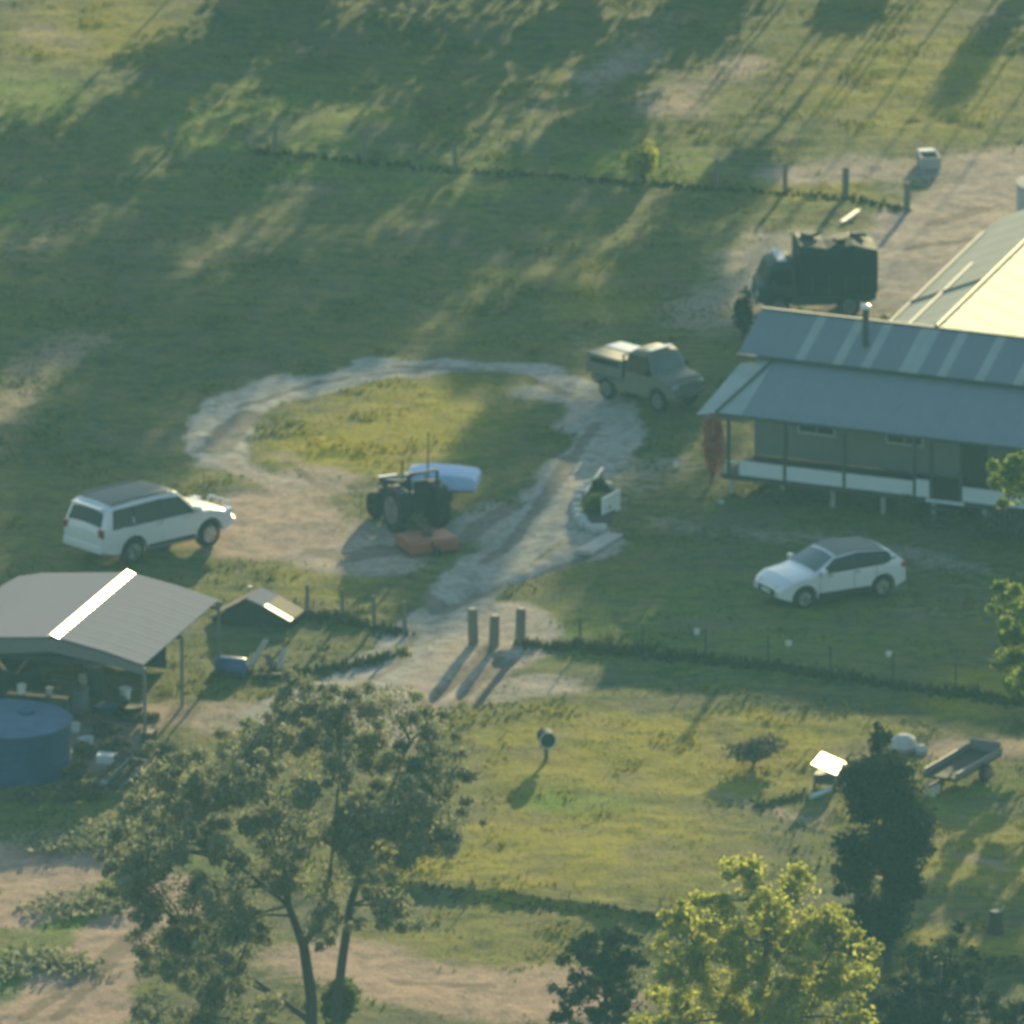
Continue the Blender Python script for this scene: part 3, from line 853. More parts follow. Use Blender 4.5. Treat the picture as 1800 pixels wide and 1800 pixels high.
class Car:
    def __init__(s, L, Wd, top, belt, roof, clear, axles, wr, roof_in=0.80):
        s.L, s.W, s.top, s.belt, s.roof, s.clear, s.axles, s.wr, s.roof_in = L, Wd, top, belt, roof, clear, axles, wr, roof_in

    def zt(s, x):
        return float(np.interp(x, [p[0] for p in s.top], [p[1] for p in s.top]))

    def zb(s, x):
        z = s.clear + 0.12 * max(0, (abs(x) - s.L / 2 + 0.4) / 0.4)
        for a in s.axles:
            d = abs(x - a)
            rr = s.wr * 1.22
            if d < rr: z = max(z, s.wr + math.sqrt(rr * rr - d * d) * 0.98)
        return z

    def hw(s, x, z):
        w = s.W / 2
        e = max(0, (abs(x) - (s.L / 2 - 0.55)) / 0.55)
        w *= 1 - 0.13 * e * e
        if z > s.belt:
            w *= 1 - (1 - s.roof_in) * (z - s.belt) / (s.roof - s.belt)
        elif z < 0.75:
            w *= 1 - 0.04 * (0.75 - z)
        return w

    def body(s, mat, parent):
        xsn = set(np.round(np.linspace(-s.L / 2, s.L / 2, 56), 3)) | {round(p[0], 3) for p in s.top}
        for a in s.axles:
            xsn |= {round(a + s.wr * 1.22 * math.cos(t), 3) for t in np.linspace(0, math.pi, 13)}
        xsn = [x for x in sorted(xsn) if -s.L / 2 <= x <= s.L / 2]
        rings = []
        for x in xsn:
            zb, zt = s.zb(x), s.zt(x)
            zb = min(zb, zt - 0.12)
            zz = [zb, zb + (zt - zb) * 0.2, zb + (zt - zb) * 0.4, zb + (zt - zb) * 0.6, zb + (zt - zb) * 0.8, zt - 0.055]
            half = [(s.hw(x, z), z) for z in zz]
            wt = s.hw(x, zt)
            half += [(wt - 0.035, zt - 0.012), (wt * 0.8, zt + 0.018), (wt * 0.4, zt + 0.046)]
            ring = [(x, y, z) for y, z in half] + [(x, 0, zt + 0.055)] + [(x, -y, z) for y, z in reversed(half)]
            rings.append(ring)
        k = len(rings[0])
        vs = [p for r in rings for p in r]
        fs = []
        for i in range(len(rings) - 1):
            for j in range(k):
                fs.append((i * k + j, i * k + (j + 1) % k, (i + 1) * k + (j + 1) % k, (i + 1) * k + j))
        fs += [list(range(k)), list(range(len(vs) - 1, len(vs) - 1 - k, -1))]
        return MB().add(vs, fs).build("body", mat, parent, True)

    def side_panel(s, name, poly, mat, parent, off=0.012):
        for sd in (1, -1):
            a = [(x, sd * (s.hw(x, z) + off), z) for x, z in poly]
            c = [(x, sd * (s.hw(x, z) - 0.02), z) for x, z in poly]
            k = len(a)
            MB().add(a + c, [list(range(k)), list(range(2 * k - 1, k - 1, -1))] + [(i, (i + 1) % k, (i + 1) % k + k, i + k) for i in range(k)]).build(name, mat, parent)

    def top_panel(s, name, xa, xb, fr, mat, parent, off=0.02, n=5, fb=None):
        fb = fb or fr
        vs, fs = [], []
        q = [-1, -0.5, 0, 0.5, 1]
        for i in range(n + 1):
            x = xa + (xb - xa) * i / n
            f = fr + (fb - fr) * i / n
            z = s.zt(x)
            sl_ = (s.zt(x + 0.02) - s.zt(x - 0.02)) / 0.04
            nn = Vector((-sl_, 0, 1)).normalized() * off
            for y in q:
                vs.append((x + nn.x, y * f * s.hw(x, z), z + nn.z + 0.05 * (1 - y * y)))
        for i in range(n):
            for j in range(4):
                fs.append((i * 5 + j, i * 5 + j + 1, i * 5 + j + 6, i * 5 + j + 5))
        me = MB().add(vs, fs)
        kk = len(vs)
        me.add([(x, y, z - 0.03) for x, y, z in vs], [tuple(reversed(f)) for f in fs])
        me.build(name, mat, parent, True)


# large wagon, top left of the carport
pos = at(262, 962)
suv = thing("large_wagon", "large white four wheel drive wagon parked above the carport, bonnet glinting", "car", (pos[0], pos[1], gz(*pos[:2])), R(40.5))
c = Car(4.95, 1.96, [(-2.475, 0.95), (-2.46, 1.10), (-2.40, 1.24), (-2.20, 1.74), (-2.08, 1.83), (-1.2, 1.89), (0.0, 1.88), (0.42, 1.83), (1.08, 1.24), (1.25, 1.19), (1.65, 1.13), (2.10, 1.02), (2.36, 0.92), (2.475, 0.74)],
        1.18, 1.89, 0.44, (1.50, -1.33), 0.41, 0.80)
c.body(M['silver_paint'], suv)
c.side_panel("window_surround", [(-2.12, 1.19), (0.95, 1.19), (0.46, 1.72), (-0.3, 1.77), (-2.02, 1.73)], M['black'], suv, 0.006)
c.side_panel("side_window", [(-2.08, 1.21), (-1.35, 1.21), (-1.35, 1.72), (-1.99, 1.69)], M['glass'], suv)
c.side_panel("side_window", [(-1.30, 1.21), (-0.31, 1.21), (-0.31, 1.74), (-1.30, 1.73)], M['glass'], suv)
c.side_panel("side_window", [(-0.26, 1.21), (0.90, 1.21), (0.44, 1.69), (-0.26, 1.74)], M['glass'], suv)
c.top_panel("roof_panel", 0.36, -2.02, 0.96, M['dull_roof'], suv, off=0.022, n=10)  # shade on the white roof put into the colour of a matte grey panel
for xx in (-1.32, -0.285, 0.95):
    c.side_panel("door_seam", [(xx - 0.008, 0.6), (xx + 0.008, 0.6), (xx + 0.008, 1.22), (xx - 0.008, 1.22)], M['black'], suv, 0.004)
c.side_panel("sill", [(-0.80, 0.445), (0.95, 0.445), (0.95, 0.53), (-0.80, 0.53)], M['black'], suv, 0.01)
c.top_panel("windscreen", 1.06, 0.46, 0.88, M['screen'], suv)
c.top_panel("rear_window", -2.385, -2.235, 0.86, M['glass'], suv, fb=0.84)
MB().box((-2.36, -0.66, 1.765), (-2.0, 0.66, 1.80)).build("spoiler", M['white_paint'], suv)
for sd in (1, -1):
    MB().bar((-1.9, sd * 0.70, 1.945), (0.1, sd * 0.70, 1.945), 0.035, 0.04).bar((-1.85, sd * 0.70, 1.88), (-1.85, sd * 0.70, 1.94), 0.03).bar((0.05, sd * 0.70, 1.88), (0.05, sd * 0.70, 1.94), 0.03).build("roof_rail", M['grey_iron'], suv)
    MB().box((-2.47, sd * 0.80 - 0.10, 0.98), (-2.40, sd * 0.80 + 0.10, 1.22)).build("tail_light", M['red_lens'], suv)
    MB().box((2.20, sd * 0.72 - 0.17, 0.88), (2.44, sd * 0.72 + 0.14, 1.02)).build("headlight", M['lamp_glass'], suv)
    MB().box((0.86, sd * 1.10 - 0.12, 1.20), (1.02, sd * 1.10 + 0.12, 1.38)).build("mirror", M['white_paint'], suv, bevel=0.02)
    MB().box((-0.85, sd * 0.98 - 0.09, 0.40), (1.0, sd * 0.98 + 0.09, 0.45)).build("side_step", M['grey_iron'], suv)
    for xx in (-0.42, 0.62):
        MB().box((xx - 0.1, sd * 0.985 - 0.03, 1.10), (xx + 0.1, sd * 0.985 + 0.03, 1.13)).build("door_handle", M['chrome'], suv)
    for a in (1.50, -1.33):
        make_wheel(suv, a, sd * 0.84, 0.41, 0.27, sd, M['alloy'])
MB().box((-2.53, -0.85, 0.50), (-2.43, 0.85, 0.72)).build("rear_bumper", M['white_paint'], suv, bevel=0.03)
MB().box((-2.50, -0.26, 0.86), (-2.46, 0.26, 0.97)).build("number_plate", M['plate'], suv)
g_ = MB().tube([(2.55, -0.78, 0.62), (2.62, -0.5, 0.72), (2.62, 0.5, 0.72), (2.55, 0.78, 0.62)], 0.05, 8).tube([(2.50, -0.5, 0.6), (2.64, -0.45, 1.08), (2.64, 0.45, 1.08), (2.50, 0.5, 0.6)], 0.04, 8)
g_.build("bull_bar", M['white'], suv, True)
MB().box((2.38, -0.5, 0.70), (2.47, 0.5, 0.92)).build("grille", M['black'], suv)
MB().tube([(2.55, 0.66, 0.75), (2.62, 0.68, 1.7)], 0.012, 5).build("aerial", M['black'], suv)
MB().box((-2.2, -0.72, 0.46), (2.2, 0.72, 0.75)).build("underbody", M['black'], suv)

# compact crossover on the right
pos = at(1458, 1046)
cro = thing("compact_crossover", "compact white crossover with dark windows parked on the lawn below the house", "car", (pos[0], pos[1], gz(*pos[:2])), R(208.5))
c = Car(4.15, 1.78, [(-2.075, 0.72), (-2.06, 0.95), (-1.98, 1.05), (-1.60, 1.34), (-1.42, 1.41), (-0.5, 1.50), (0.05, 1.46), (0.25, 1.40), (0.92, 1.03), (1.05, 0.98), (1.7, 0.88), (1.95, 0.74), (2.075, 0.58)],
        1.0, 1.51, 0.30, (1.30, -1.28), 0.34, 0.78)
c.body(M['white_paint'], cro)
c.side_panel("window_surround", [(-1.74, 1.14), (-1.3, 1.02), (0.88, 0.985), (0.26, 1.37), (-0.5, 1.45), (-1.45, 1.37)], M['black'], cro, 0.006)
c.side_panel("side_window", [(-1.64, 1.14), (-1.30, 1.05), (-1.22, 1.36), (-1.42, 1.34)], M['glass'], cro)
c.side_panel("side_window", [(-1.25, 1.04), (-0.34, 1.02), (-0.34, 1.42), (-1.17, 1.375)], M['glass'], cro)
c.side_panel("side_window", [(-0.30, 1.02), (0.80, 1.0), (0.26, 1.34), (-0.30, 1.42)], M['glass'], cro)
for xx in (-1.05, -0.32, 0.80):
    c.side_panel("door_seam", [(xx - 0.008, 0.46), (xx + 0.008, 0.46), (xx + 0.008, 1.0), (xx - 0.008, 1.0)], M['black'], cro, 0.004)
c.top_panel("windscreen", 0.90, 0.27, 0.88, M['screen'], cro)
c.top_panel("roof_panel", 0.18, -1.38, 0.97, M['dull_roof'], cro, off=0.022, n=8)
c.top_panel("rear_window", -1.97, -1.64, 0.82, M['glass'], cro)
c.side_panel("sill", [(-0.85, 0.305), (0.86, 0.305), (0.86, 0.45), (-0.85, 0.45)], M['black'], cro, 0.015)
for sd in (1, -1):
    MB().box((-2.07, sd * 0.70 - 0.14, 0.86), (-1.90, sd * 0.70 + 0.14, 1.0)).build("tail_light", M['red_lens'], cro)
    MB().slab([(2.02, sd * 0.44, 0.66), (2.02, sd * 0.44, 0.74), (1.80, sd * 0.80, 0.80), (1.80, sd * 0.80, 0.70)], (0.03, 0, 0)).build("headlight", M['lamp_glass'], cro)
    MB().box((0.66, sd * 0.99 - 0.10, 1.02), (0.80, sd * 0.99 + 0.10, 1.15)).build("mirror", M['white_paint'], cro, bevel=0.02)
    MB().box((1.95, sd * 0.62 - 0.13, 0.40), (2.07, sd * 0.62 + 0.10, 0.54)).build("fog_lamp", M['black'], cro)
    for xx in (-0.42, 0.48):
        MB().box((xx - 0.08, sd * 0.90 - 0.03, 0.92), (xx + 0.08, sd * 0.90 + 0.03, 0.95)).build("door_handle", M['chrome'], cro)
    for a in (1.30, -1.28):
        make_wheel(cro, a, sd * 0.765, 0.34, 0.22, sd, M['alloy'])
MB().box((2.03, -0.45, 0.40), (2.10, 0.45, 0.60)).build("grille", M['black'], cro)
MB().box((2.09, -0.24, 0.46), (2.115, 0.24, 0.56)).build("number_plate", M['plate'], cro)
MB().box((-1.85, -0.64, 0.32), (1.85, 0.64, 0.6)).build("underbody", M['black'], cro)
MB().box((-2.10, -0.72, 0.42), (-2.02, 0.72, 0.62)).build("rear_bumper", M['black'], cro, bevel=0.02)

# small tray ute
pos = at(1138, 703)
ute = thing("tray_ute", "old dull khaki tray ute parked at the head of the driveway", "ute", (pos[0], pos[1], gz(*pos[:2])), R(-44))
c = Car(3.9, 1.62, [(-1.95, 0.72), (-0.30, 0.74), (-0.26, 1.0), (-0.20, 1.62), (-0.05, 1.70), (0.62, 1.70), (0.76, 1.64), (1.06, 1.14), (1.20, 1.08), (1.78, 1.03), (1.95, 0.86)],
        1.08, 1.70, 0.42, (1.25, -1.15), 0.36, 0.84)
c.body(M['khaki_paint'], ute)
c.side_panel("window_surround", [(-0.17, 1.07), (1.02, 1.07), (0.72, 1.60), (-0.13, 1.60)], M['black'], ute, 0.02)
c.side_panel("side_window", [(-0.12, 1.12), (0.94, 1.12), (0.70, 1.55), (-0.08, 1.55)], M['glass'], ute, 0.028)
c.top_panel("windscreen", 1.04, 0.79, 0.86, M['screen'], ute)
c.top_panel("rear_window", -0.255, -0.215, 0.72, M['glass'], ute)
MB().box((0.46, -0.55, 1.765), (0.72, 0.55, 1.80)).build("pale_roof_strip", M['white'], ute, bevel=0.02)  # white strip stands in for the sun glint on the cab roof
tr_ = MB().box((-2.10, -0.84, 0.78), (-0.34, 0.84, 0.84)).build("tray", M['grey_iron'], ute)
MB().box((-2.10, -0.86, 0.845), (-0.36, -0.82, 1.10)).build("tray_side", M['khaki_paint'], tr_)
MB().box((-2.10, 0.82, 0.845), (-0.36, 0.86, 1.10)).build("tray_side", M['khaki_paint'], tr_)
MB().box((-2.14, -0.815, 0.845), (-2.10, 0.815, 1.10)).build("tailgate", M['khaki_paint'], tr_)
MB().box((-2.08, -0.80, 0.845), (-0.40, 0.80, 1.32)).build("canopy", M['khaki_paint'], tr_, bevel=0.03)
MB().box((-2.10, -0.83, 1.322), (-0.38, 0.10, 1.36)).build("canopy_roof", M['khaki_paint'], tr_)
MB().box((-2.10, 0.105, 1.322), (-0.38, 0.83, 1.38)).build("roof_panel", M['white'], tr_)
MB().box((-1.9, -0.812, 1.0), (-0.55, -0.802, 1.25)).build("canopy_window", M['glass'], tr_)
MB().bar((-0.33, -0.80, 0.84), (-0.33, -0.80, 1.55), 0.05).bar((-0.33, 0.80, 0.84), (-0.33, 0.80, 1.55), 0.05).bar((-0.33, -0.80, 1.55), (-0.33, 0.80, 1.55), 0.05).build("headboard", M['black'], tr_)
for sd in (1, -1):
    MB().box((1.86, sd * 0.58 - 0.12, 0.78), (1.95, sd * 0.58 + 0.10, 0.92)).build("headlight", M['lamp_glass'], ute)
    MB().box((-2.16, sd * 0.66 - 0.1, 0.70), (-2.08, sd * 0.66 + 0.1, 0.775)).build("tail_light", M['red_lens'], ute)
    MB().box((0.84, sd * 0.93 - 0.09, 1.12), (0.92, sd * 0.93 + 0.09, 1.28)).build("mirror", M['black'], ute)
    for a in (1.25, -1.15):
        make_wheel(ute, a, sd * 0.70, 0.36, 0.22, sd, M['grey_iron'])
MB().box((1.93, -0.72, 0.50), (2.03, 0.72, 0.66)).build("bumper", M['grey_iron'], ute)
MB().box((-1.7, -0.6, 0.44), (1.7, 0.6, 0.68)).build("underbody", M['black'], ute)

ute.scale = (0.88, 0.92, 1.0)

# tractor
pos = at(722, 918)
trc = thing("tractor", "small dark tractor with upright roll bar parked on the dirt turning circle", "tractor", (pos[0], pos[1], gz(*pos[:2])), R(118))
MB().box((-0.35, -0.28, 0.55), (0.75, 0.28, 0.95)).box((-0.5, -0.22, 0.5), (-0.1, 0.22, 0.9)).build("body", M['tractor'], trc, bevel=0.03)
MB().slab([(0.30, -0.30, 0.92), (1.45, -0.26, 0.85), (1.50, -0.26, 0.55), (0.30, -0.30, 0.60)], (0, 0.56, 0)).slab([(0.30, -0.24, 0.921), (1.42, -0.20, 0.851), (1.36, -0.17, 1.12), (0.32, -0.2, 1.28)], (0, 0.40, 0)).build("bonnet", M['tractor'], trc)
for sd in (1, -1):
    w_ = make_wheel(trc, -0.35, sd * 0.66, 0.66, 0.34, sd, M['grey_iron'] if sd > 0 else M['tractor'])
    for k in range(16):
        a = 2 * math.pi * k / 16
        if k == 0:
            lug = MB().box((0.62, -0.17, -0.03), (0.70, 0.17, 0.03)).build("lug", M['rubber'], w_); o = lug
        else:
            o = lug.copy(); COL.objects.link(o); o.parent = w_
        o.rotation_euler = (0, a, 0)
    make_wheel(trc, 1.20, sd * 0.55, 0.40, 0.22, sd, M['tractor'])
    MB().slab([(-0.9, sd * 0.46, 0.9), (-0.75, sd * 0.46, 1.28), (-0.1, sd * 0.46, 1.36), (0.25, sd * 0.46, 1.1), (0.1, sd * 0.46, 1.18), (-0.15, sd * 0.46, 1.28), (-0.7, sd * 0.46, 1.22)], (0, sd * 0.36, 0)).build("mudguard", M['tractor'], trc)
MB().box((-0.62, -0.24, 1.02), (-0.18, 0.24, 1.14)).box((-0.70, -0.24, 1.10), (-0.60, 0.24, 1.55)).build("seat", M['black'], trc, bevel=0.03)
MB().tube([(0.32, 0, 1.2), (0.12, 0, 1.5)], 0.03, 6).lathe([(0.17, 1.5), (0.20, 1.51), (0.20, 1.54), (0.17, 1.55)], 14, (0.10, 0, 0)).build("steering_wheel", M['black'], trc)
MB().bar((-0.8, -0.45, 0.8), (-0.8, -0.45, 1.82), 0.07).bar((-0.8, 0.45, 0.8), (-0.8, 0.45, 1.82), 0.07).bar((-0.8, -0.45, 1.82), (-0.8, 0.45, 1.82), 0.07).build("roll_bar", M['black'], trc)
MB().tube([(0.9, -0.20, 1.0), (0.9, -0.20, 1.65), (0.86, -0.20, 1.7)], 0.035, 8).build("exhaust_pipe", M['black'], trc)
MB().box((1.40, -0.30, 1.00), (1.52, 0.30, 1.16)).build("grille", M['chrome'], trc)
pole_ = at(752, 905)
fl = thing("thin_pole", "thin dark pole standing beside the pale blue trailer", "pole", (pole_[0], pole_[1], gz(*pole_[:2])))
MB().tube([(0, 0, -0.1), (0.0, 0, 1.4), (0.02, 0, 2.55)], [0.03, 0.025, 0.018], 8).build("shaft", M['wire'], fl)
MB().lathe([(0.03, 2.55), (0.035, 2.57), (0.0, 2.60)], 8, (0.02, 0, 0)).build("tip", M['wire'], fl)
pos = at(748, 958)
mow = thing("mower_deck", "rusty red slasher mower deck resting behind the tractor", "mower deck", (pos[0], pos[1], gz(*pos[:2])), R(112))
pr = [(-0.75, 0.0), (-0.75, 0.26), (-0.62, 0.36), (0.42, 0.36), (0.55, 0.26), (0.55, 0.0)]
MB().slab([(x, -0.75, z + 0.08) for x, z in pr], (0, 1.5, 0)).build("deck", M['red_paint'], mow, bevel=0.02)
MB().lathe([(0.16, 0.44), (0.16, 0.58), (0.10, 0.64)], 10, (-0.1, 0, 0)).build("gearbox", M['rust'], mow)
MB().bar((-0.05, 0, 0.55), (0.95, 0, 0.72), 0.07).bar((0.45, 0.4, 0.46), (1.0, 0.12, 0.66), 0.05).bar((0.45, -0.4, 0.46), (1.0, -0.12, 0.66), 0.05).build("hitch_frame", M['rust'], mow)
MB().bar((-0.7, -0.72, 0.07), (0.5, -0.72, 0.07), 0.06, 0.12).bar((-0.7, 0.72, 0.07), (0.5, 0.72, 0.07), 0.06, 0.12).build("skid", M['rust'], mow)
MB().lathe([(0.13, -0.05), (0.16, -0.03), (0.16, 0.03), (0.13, 0.05)], 12, (-0.95, 0, 0.16), 'y').bar((-0.95, 0.08, 0.16), (-0.7, 0.08, 0.40), 0.04).build("tail_wheel", M['rubber'], mow)

# pale blue covered trailer behind the tractor
pos = at(778, 872)
tl = thing("covered_trailer", "low trailer under a pale blue cover standing behind the tractor", "trailer", (pos[0], pos[1], gz(*pos[:2])), R(-8))
MB().box((-1.0, -0.55, 0.38), (1.0, 0.55, 0.46)).build("chassis", M['grey_iron'], tl)
pf = [(-1.05, 0.47), (-1.06, 0.74), (-0.98, 0.86), (-0.4, 0.93), (0.4, 0.90), (0.96, 0.84), (1.07, 0.72), (1.06, 0.47)]
m = MB()
q = [(-0.62, -0.02), (-0.58, 0.0), (0, 0.05), (0.58, 0.0), (0.62, -0.02)]
vs = [(x * (1 - 0.05 * (abs(y) > 0.6)), y, z + dz * (z > 0.5) - 0.07 * (abs(y) > 0.6) * (z > 0.7)) for y, dz in q for x, z in pf]
fs = [(i * 8 + j, i * 8 + j + 1, i * 8 + j + 9, i * 8 + j + 8) for i in range(4) for j in range(7)]
fs += [list(range(7, -1, -1)), [32 + j for j in range(8)]] + [(i * 8, i * 8 + 8, i * 8 + 15, i * 8 + 7) for i in range(4)]
m.add(vs, fs).build("cover", M['blue_cover'], tl, True)
MB().bar((-0.42, -0.66, 0.90), (-0.42, 0.66, 0.90), 0.03, 0.03).bar((-0.42, -0.655, 0.9), (-0.42, -0.655, 0.5), 0.03).build("strap", M['blue_tank'], tl)
MB().bar((-1.0, 0.3, 0.42), (-1.6, 0, 0.42), 0.05).bar((-1.0, -0.3, 0.42), (-1.6, 0, 0.42), 0.05).build("drawbar", M['grey_iron'], tl)
MB().lathe([(0.02, 0.44), (0.06, 0.46), (0.10, 0.72), (0.03, 0.80)], 10, (-1.15, 0, 0)).build("hitch_cover", M['white'], tl)
for sd in (1, -1):
    make_wheel(tl, 0.1, sd * 0.70, 0.27, 0.16, sd, M['white_board'])

# ------------------------------------------------------------------ open carport, lower left
CAZ = R(17.0)
CD = np.array([math.sin(CAZ), math.cos(CAZ), 0])
CP = np.array([math.cos(CAZ), -math.sin(CAZ), 0])
CR = at(92, 1117, 2.82)
cb = np.array([CR[0], CR[1], 0])
carport = thing("carport", "open carport with a low grey iron roof and a bright ridge strip", "carport", cb, -CAZ)
CLEN = 6.75
prof = [(-4.0, 1.75), (-3.75, 2.10), (-3.3, 2.38), (-2.6, 2.54), (-0.16, 2.76)]
shw = 0.675
mbase = None
for i in range(10):                                  # each sheet runs across the span, side by side along the ridge
    pr_l = prof
    vs, fs = [], []
    for (x, z) in pr_l:
        for k in range(5):
            vs.append((x, i * 0 + shw * 0.985 * k / 4, z + (0.004 if k % 2 else 0)))
    for a in range(len(pr_l) - 1):
        for k in range(4):
            fs.append((a * 5 + k, a * 5 + k + 1, a * 5 + k + 6, a * 5 + k + 5))
    if mbase is None:
        nb = len(vs)
        mm = MB().add(vs, fs).add([(x, y, z - 0.03) for x, y, z in vs], [tuple(reversed(f)) for f in fs])
        mbase = mm.build("roof_sheet", M['roof_carport'], carport); o = mbase
    else:
        o = mbase.copy(); COL.objects.link(o)
    o.location = (0, i * shw, 0)
rb = None
for i in range(10):
    if rb is None:
        vs, fs = [], []
        for (x, z) in [(0.16, 2.76), (1.5, 2.50), (2.66, 2.19)]:
            for k in range(5): vs.append((x, shw * 0.985 * k / 4, z + (0.004 if k % 2 else 0)))
        for a in range(2):
            for k in range(4): fs.append((a * 5 + k, a * 5 + k + 1, a * 5 + k + 6, a * 5 + k + 5))
        rb = MB().add(vs, fs).add([(x, y, z - 0.03) for x, y, z in vs], [tuple(reversed(f)) for f in fs]).build("roof_sheet", M['roof_carport'], carport); o = rb
    else:
        o = rb.copy(); COL.objects.link(o)
    o.location = (0, i * shw, 0)
MB().slab([(-0.17, -0.02, 2.775), (-0.05, -0.02, 2.83), (-0.05, CLEN, 2.83), (-0.17, CLEN, 2.775)], (0, 0, -0.02)).slab([(-0.049, -0.02, 2.832), (0.27, -0.02, 2.705), (0.27, CLEN, 2.705), (-0.049, CLEN, 2.832)], (0, 0, 0.02)).build("ridge_cap", M['ridge_bright'], carport)
MB().slab([(-3.75, -0.03, 2.06), (-3.3, -0.03, 2.34), (-2.6, -0.03, 2.50), (0, -0.03, 2.74), (1.5, -0.03, 2.46), (2.76, -0.03, 2.12), (2.76, -0.03, 1.92), (1.5, -0.03, 2.14), (0, -0.03, 2.36), (-3.5, -0.03, 1.95)], (0, -0.03, 0)).build("fascia", M['fascia'], carport)
MB().slab([(-3.75, CLEN + 0.03, 2.06), (-2.6, CLEN + 0.03, 2.50), (0, CLEN + 0.03, 2.74), (2.76, CLEN + 0.03, 2.12), (2.76, CLEN + 0.03, 1.97), (0, CLEN + 0.03, 2.50), (-3.5, CLEN + 0.03, 2.0)], (0, 0.03, 0)).build("fascia", M['fascia'], carport)
for k in range(7):  # back sheets added to keep the low sun out of the carport
    MB().box((-3.5 + 0.66 * k, CLEN - 0.06, 0.05), (-2.85 + 0.66 * k, CLEN - 0.03, 1.98)).build("added_shade_sheet", M['gutter'], carport)
for sx, zt_ in ((2.68, 2.12), (-3.6, 2.05)):
    for yy in (0.06, CLEN / 2, CLEN - 0.06):
        MB().box((sx - 0.04, yy - 0.04, -0.1), (sx + 0.04, yy + 0.04, zt_ - 0.02)).build("post", M['grey_iron'], carport)
for yy in (0.3, CLEN / 2, CLEN - 0.3):
    MB().bar((-3.5, yy, 2.0), (2.7, yy, 2.05), 0.06, 0.1).build("beam", M['gutter'], carport)


def put(px_, py_, dz=0.0):
    p = at(px_, py_)
    return (p[0], p[1], gz(p[0], p[1]) + dz)


# clutter under and around the carport
t = thing("workbench", "cluttered dark workbench under the carport roof", "workbench", put(70, 1268), R(-15))
MB().box((-0.9, -0.35, 0.78), (0.9, 0.35, 0.84)).build("bench_top", M['dark_timber'], t)
for sx in (-0.82, 0.82):
    for sy in (-0.28, 0.28):
        MB().box((sx - 0.04, sy - 0.04, -0.05), (sx + 0.04, sy + 0.04, 0.78)).build("leg", M['dark_timber'], t)
MB().box((-0.82, -0.3, 0.25), (0.82, 0.3, 0.29)).build("shelf", M['dark_timber'], t)


def bucket(name, label, cat, loc, r=0.15, h=0.3, mat=None, group=None):
    t = thing(name, label, cat, loc, 0, group)
    MB().lathe([(r * 0.82, 0), (r, h), (r * 1.06, h + 0.01), (r * 1.06, h + 0.03), (r * 0.93, h + 0.03), (r * 0.8, 0.06)], 14).build("shell", mat or M['white'], t, True)
    MB().tube([(r, 0, h), (r * 0.7, 0, h + r * 0.55), (0, 0, h + r * 0.75), (-r * 0.7, 0, h + r * 0.55), (-r, 0, h)], 0.01, 5).build("handle", M['wire'], t)
    return t


b0 = put(70, 1268)
bucket("bucket", "white bucket on the left end of the carport workbench", "bucket", (b0[0] - 0.5, b0[1] - 0.05, b0[2] + 0.842), 0.13, 0.24)
bucket("bucket", "pale tin on the right end of the carport workbench", "bucket", (b0[0] + 0.28, b0[1] - 0.12, b0[2] + 0.842), 0.10, 0.17, M['pale_metal'])
bucket("bucket", "white bucket lit by the sun at the right carport post", "bucket", put(220, 1228), 0.17, 0.30)
bucket("bucket", "white pail beside the blue tank", "bucket", put(133, 1282), 0.14, 0.22)
bucket("bucket", "small white tub in the weeds right of the blue tank", "bucket", put(157, 1302), 0.12, 0.18)
t = thing("crate", "cream crate lying in the weeds below the carport", "crate", put(188, 1335), R(-10))
MB().box((-0.28, -0.2, 0.0), (0.28, 0.2, 0.03)).box((-0.28, -0.2, 0.03), (-0.25, 0.2, 0.22)).box((0.25, -0.2, 0.03), (0.28, 0.2, 0.22)).box((-0.25, -0.2, 0.03), (0.25, -0.17, 0.22)).box((-0.25, 0.17, 0.03), (0.25, 0.2, 0.22)).build("shell", M['white'], t)
MB().box((-0.27, -0.18, 0.221), (0.27, 0.18, 0.25)).build("lid", M['white'], t)
t = thing("tool_cabinet", "blue grey steel cabinet under the front edge of the carport", "cabinet", put(118, 1252), R(-15))
MB().box((-0.55, -0.3, 0.05), (0.55, 0.3, 0.75)).build("body", M['roof_blue'], t, bevel=0.02)
for k in range(3):
    MB().box((-0.5, -0.325, 0.10 + 0.21 * k), (0.5, -0.302, 0.28 + 0.21 * k)).build("drawer", M['roof_blue'], t)
MB().box((-0.57, -0.32, 0.752), (0.57, 0.32, 0.78)).build("top", M['dark_timber'], t)
t = thing("leaning_sheet", "pale board leaning against the cabinet in the carport", "board", put(150, 1240), R(20))
MB().slab([(-0.1, 0, 0), (0.12, 0, 0), (0.12, 0.28, 0.85), (-0.1, 0.28, 0.85)], (0, -0.02, 0)).build("board", M['timber_cut'], t)
MB().slab([(-0.1, -0.025, 0.02), (0.12, -0.025, 0.02), (0.12, 0.0, 0.1), (-0.1, 0.0, 0.1)], (0, -0.02, 0)).build("batten", M['timber'], t)
t = thing("wheelbarrow", "dark wheelbarrow beside the right front carport post", "wheelbarrow", put(185, 1268), R(60))
MB().slab([(-0.35, -0.3, 0.55), (0.45, -0.25, 0.5), (0.3, -0.15, 0.3), (-0.2, -0.2, 0.3)], (0, 0.55, 0)).build("tub", M['blue_tank'], t)
MB().lathe([(0.13, -0.04), (0.17, -0.02), (0.17, 0.02), (0.13, 0.04)], 14, (0.6, 0, 0.17), 'y').build("wheel", M['rubber'], t)
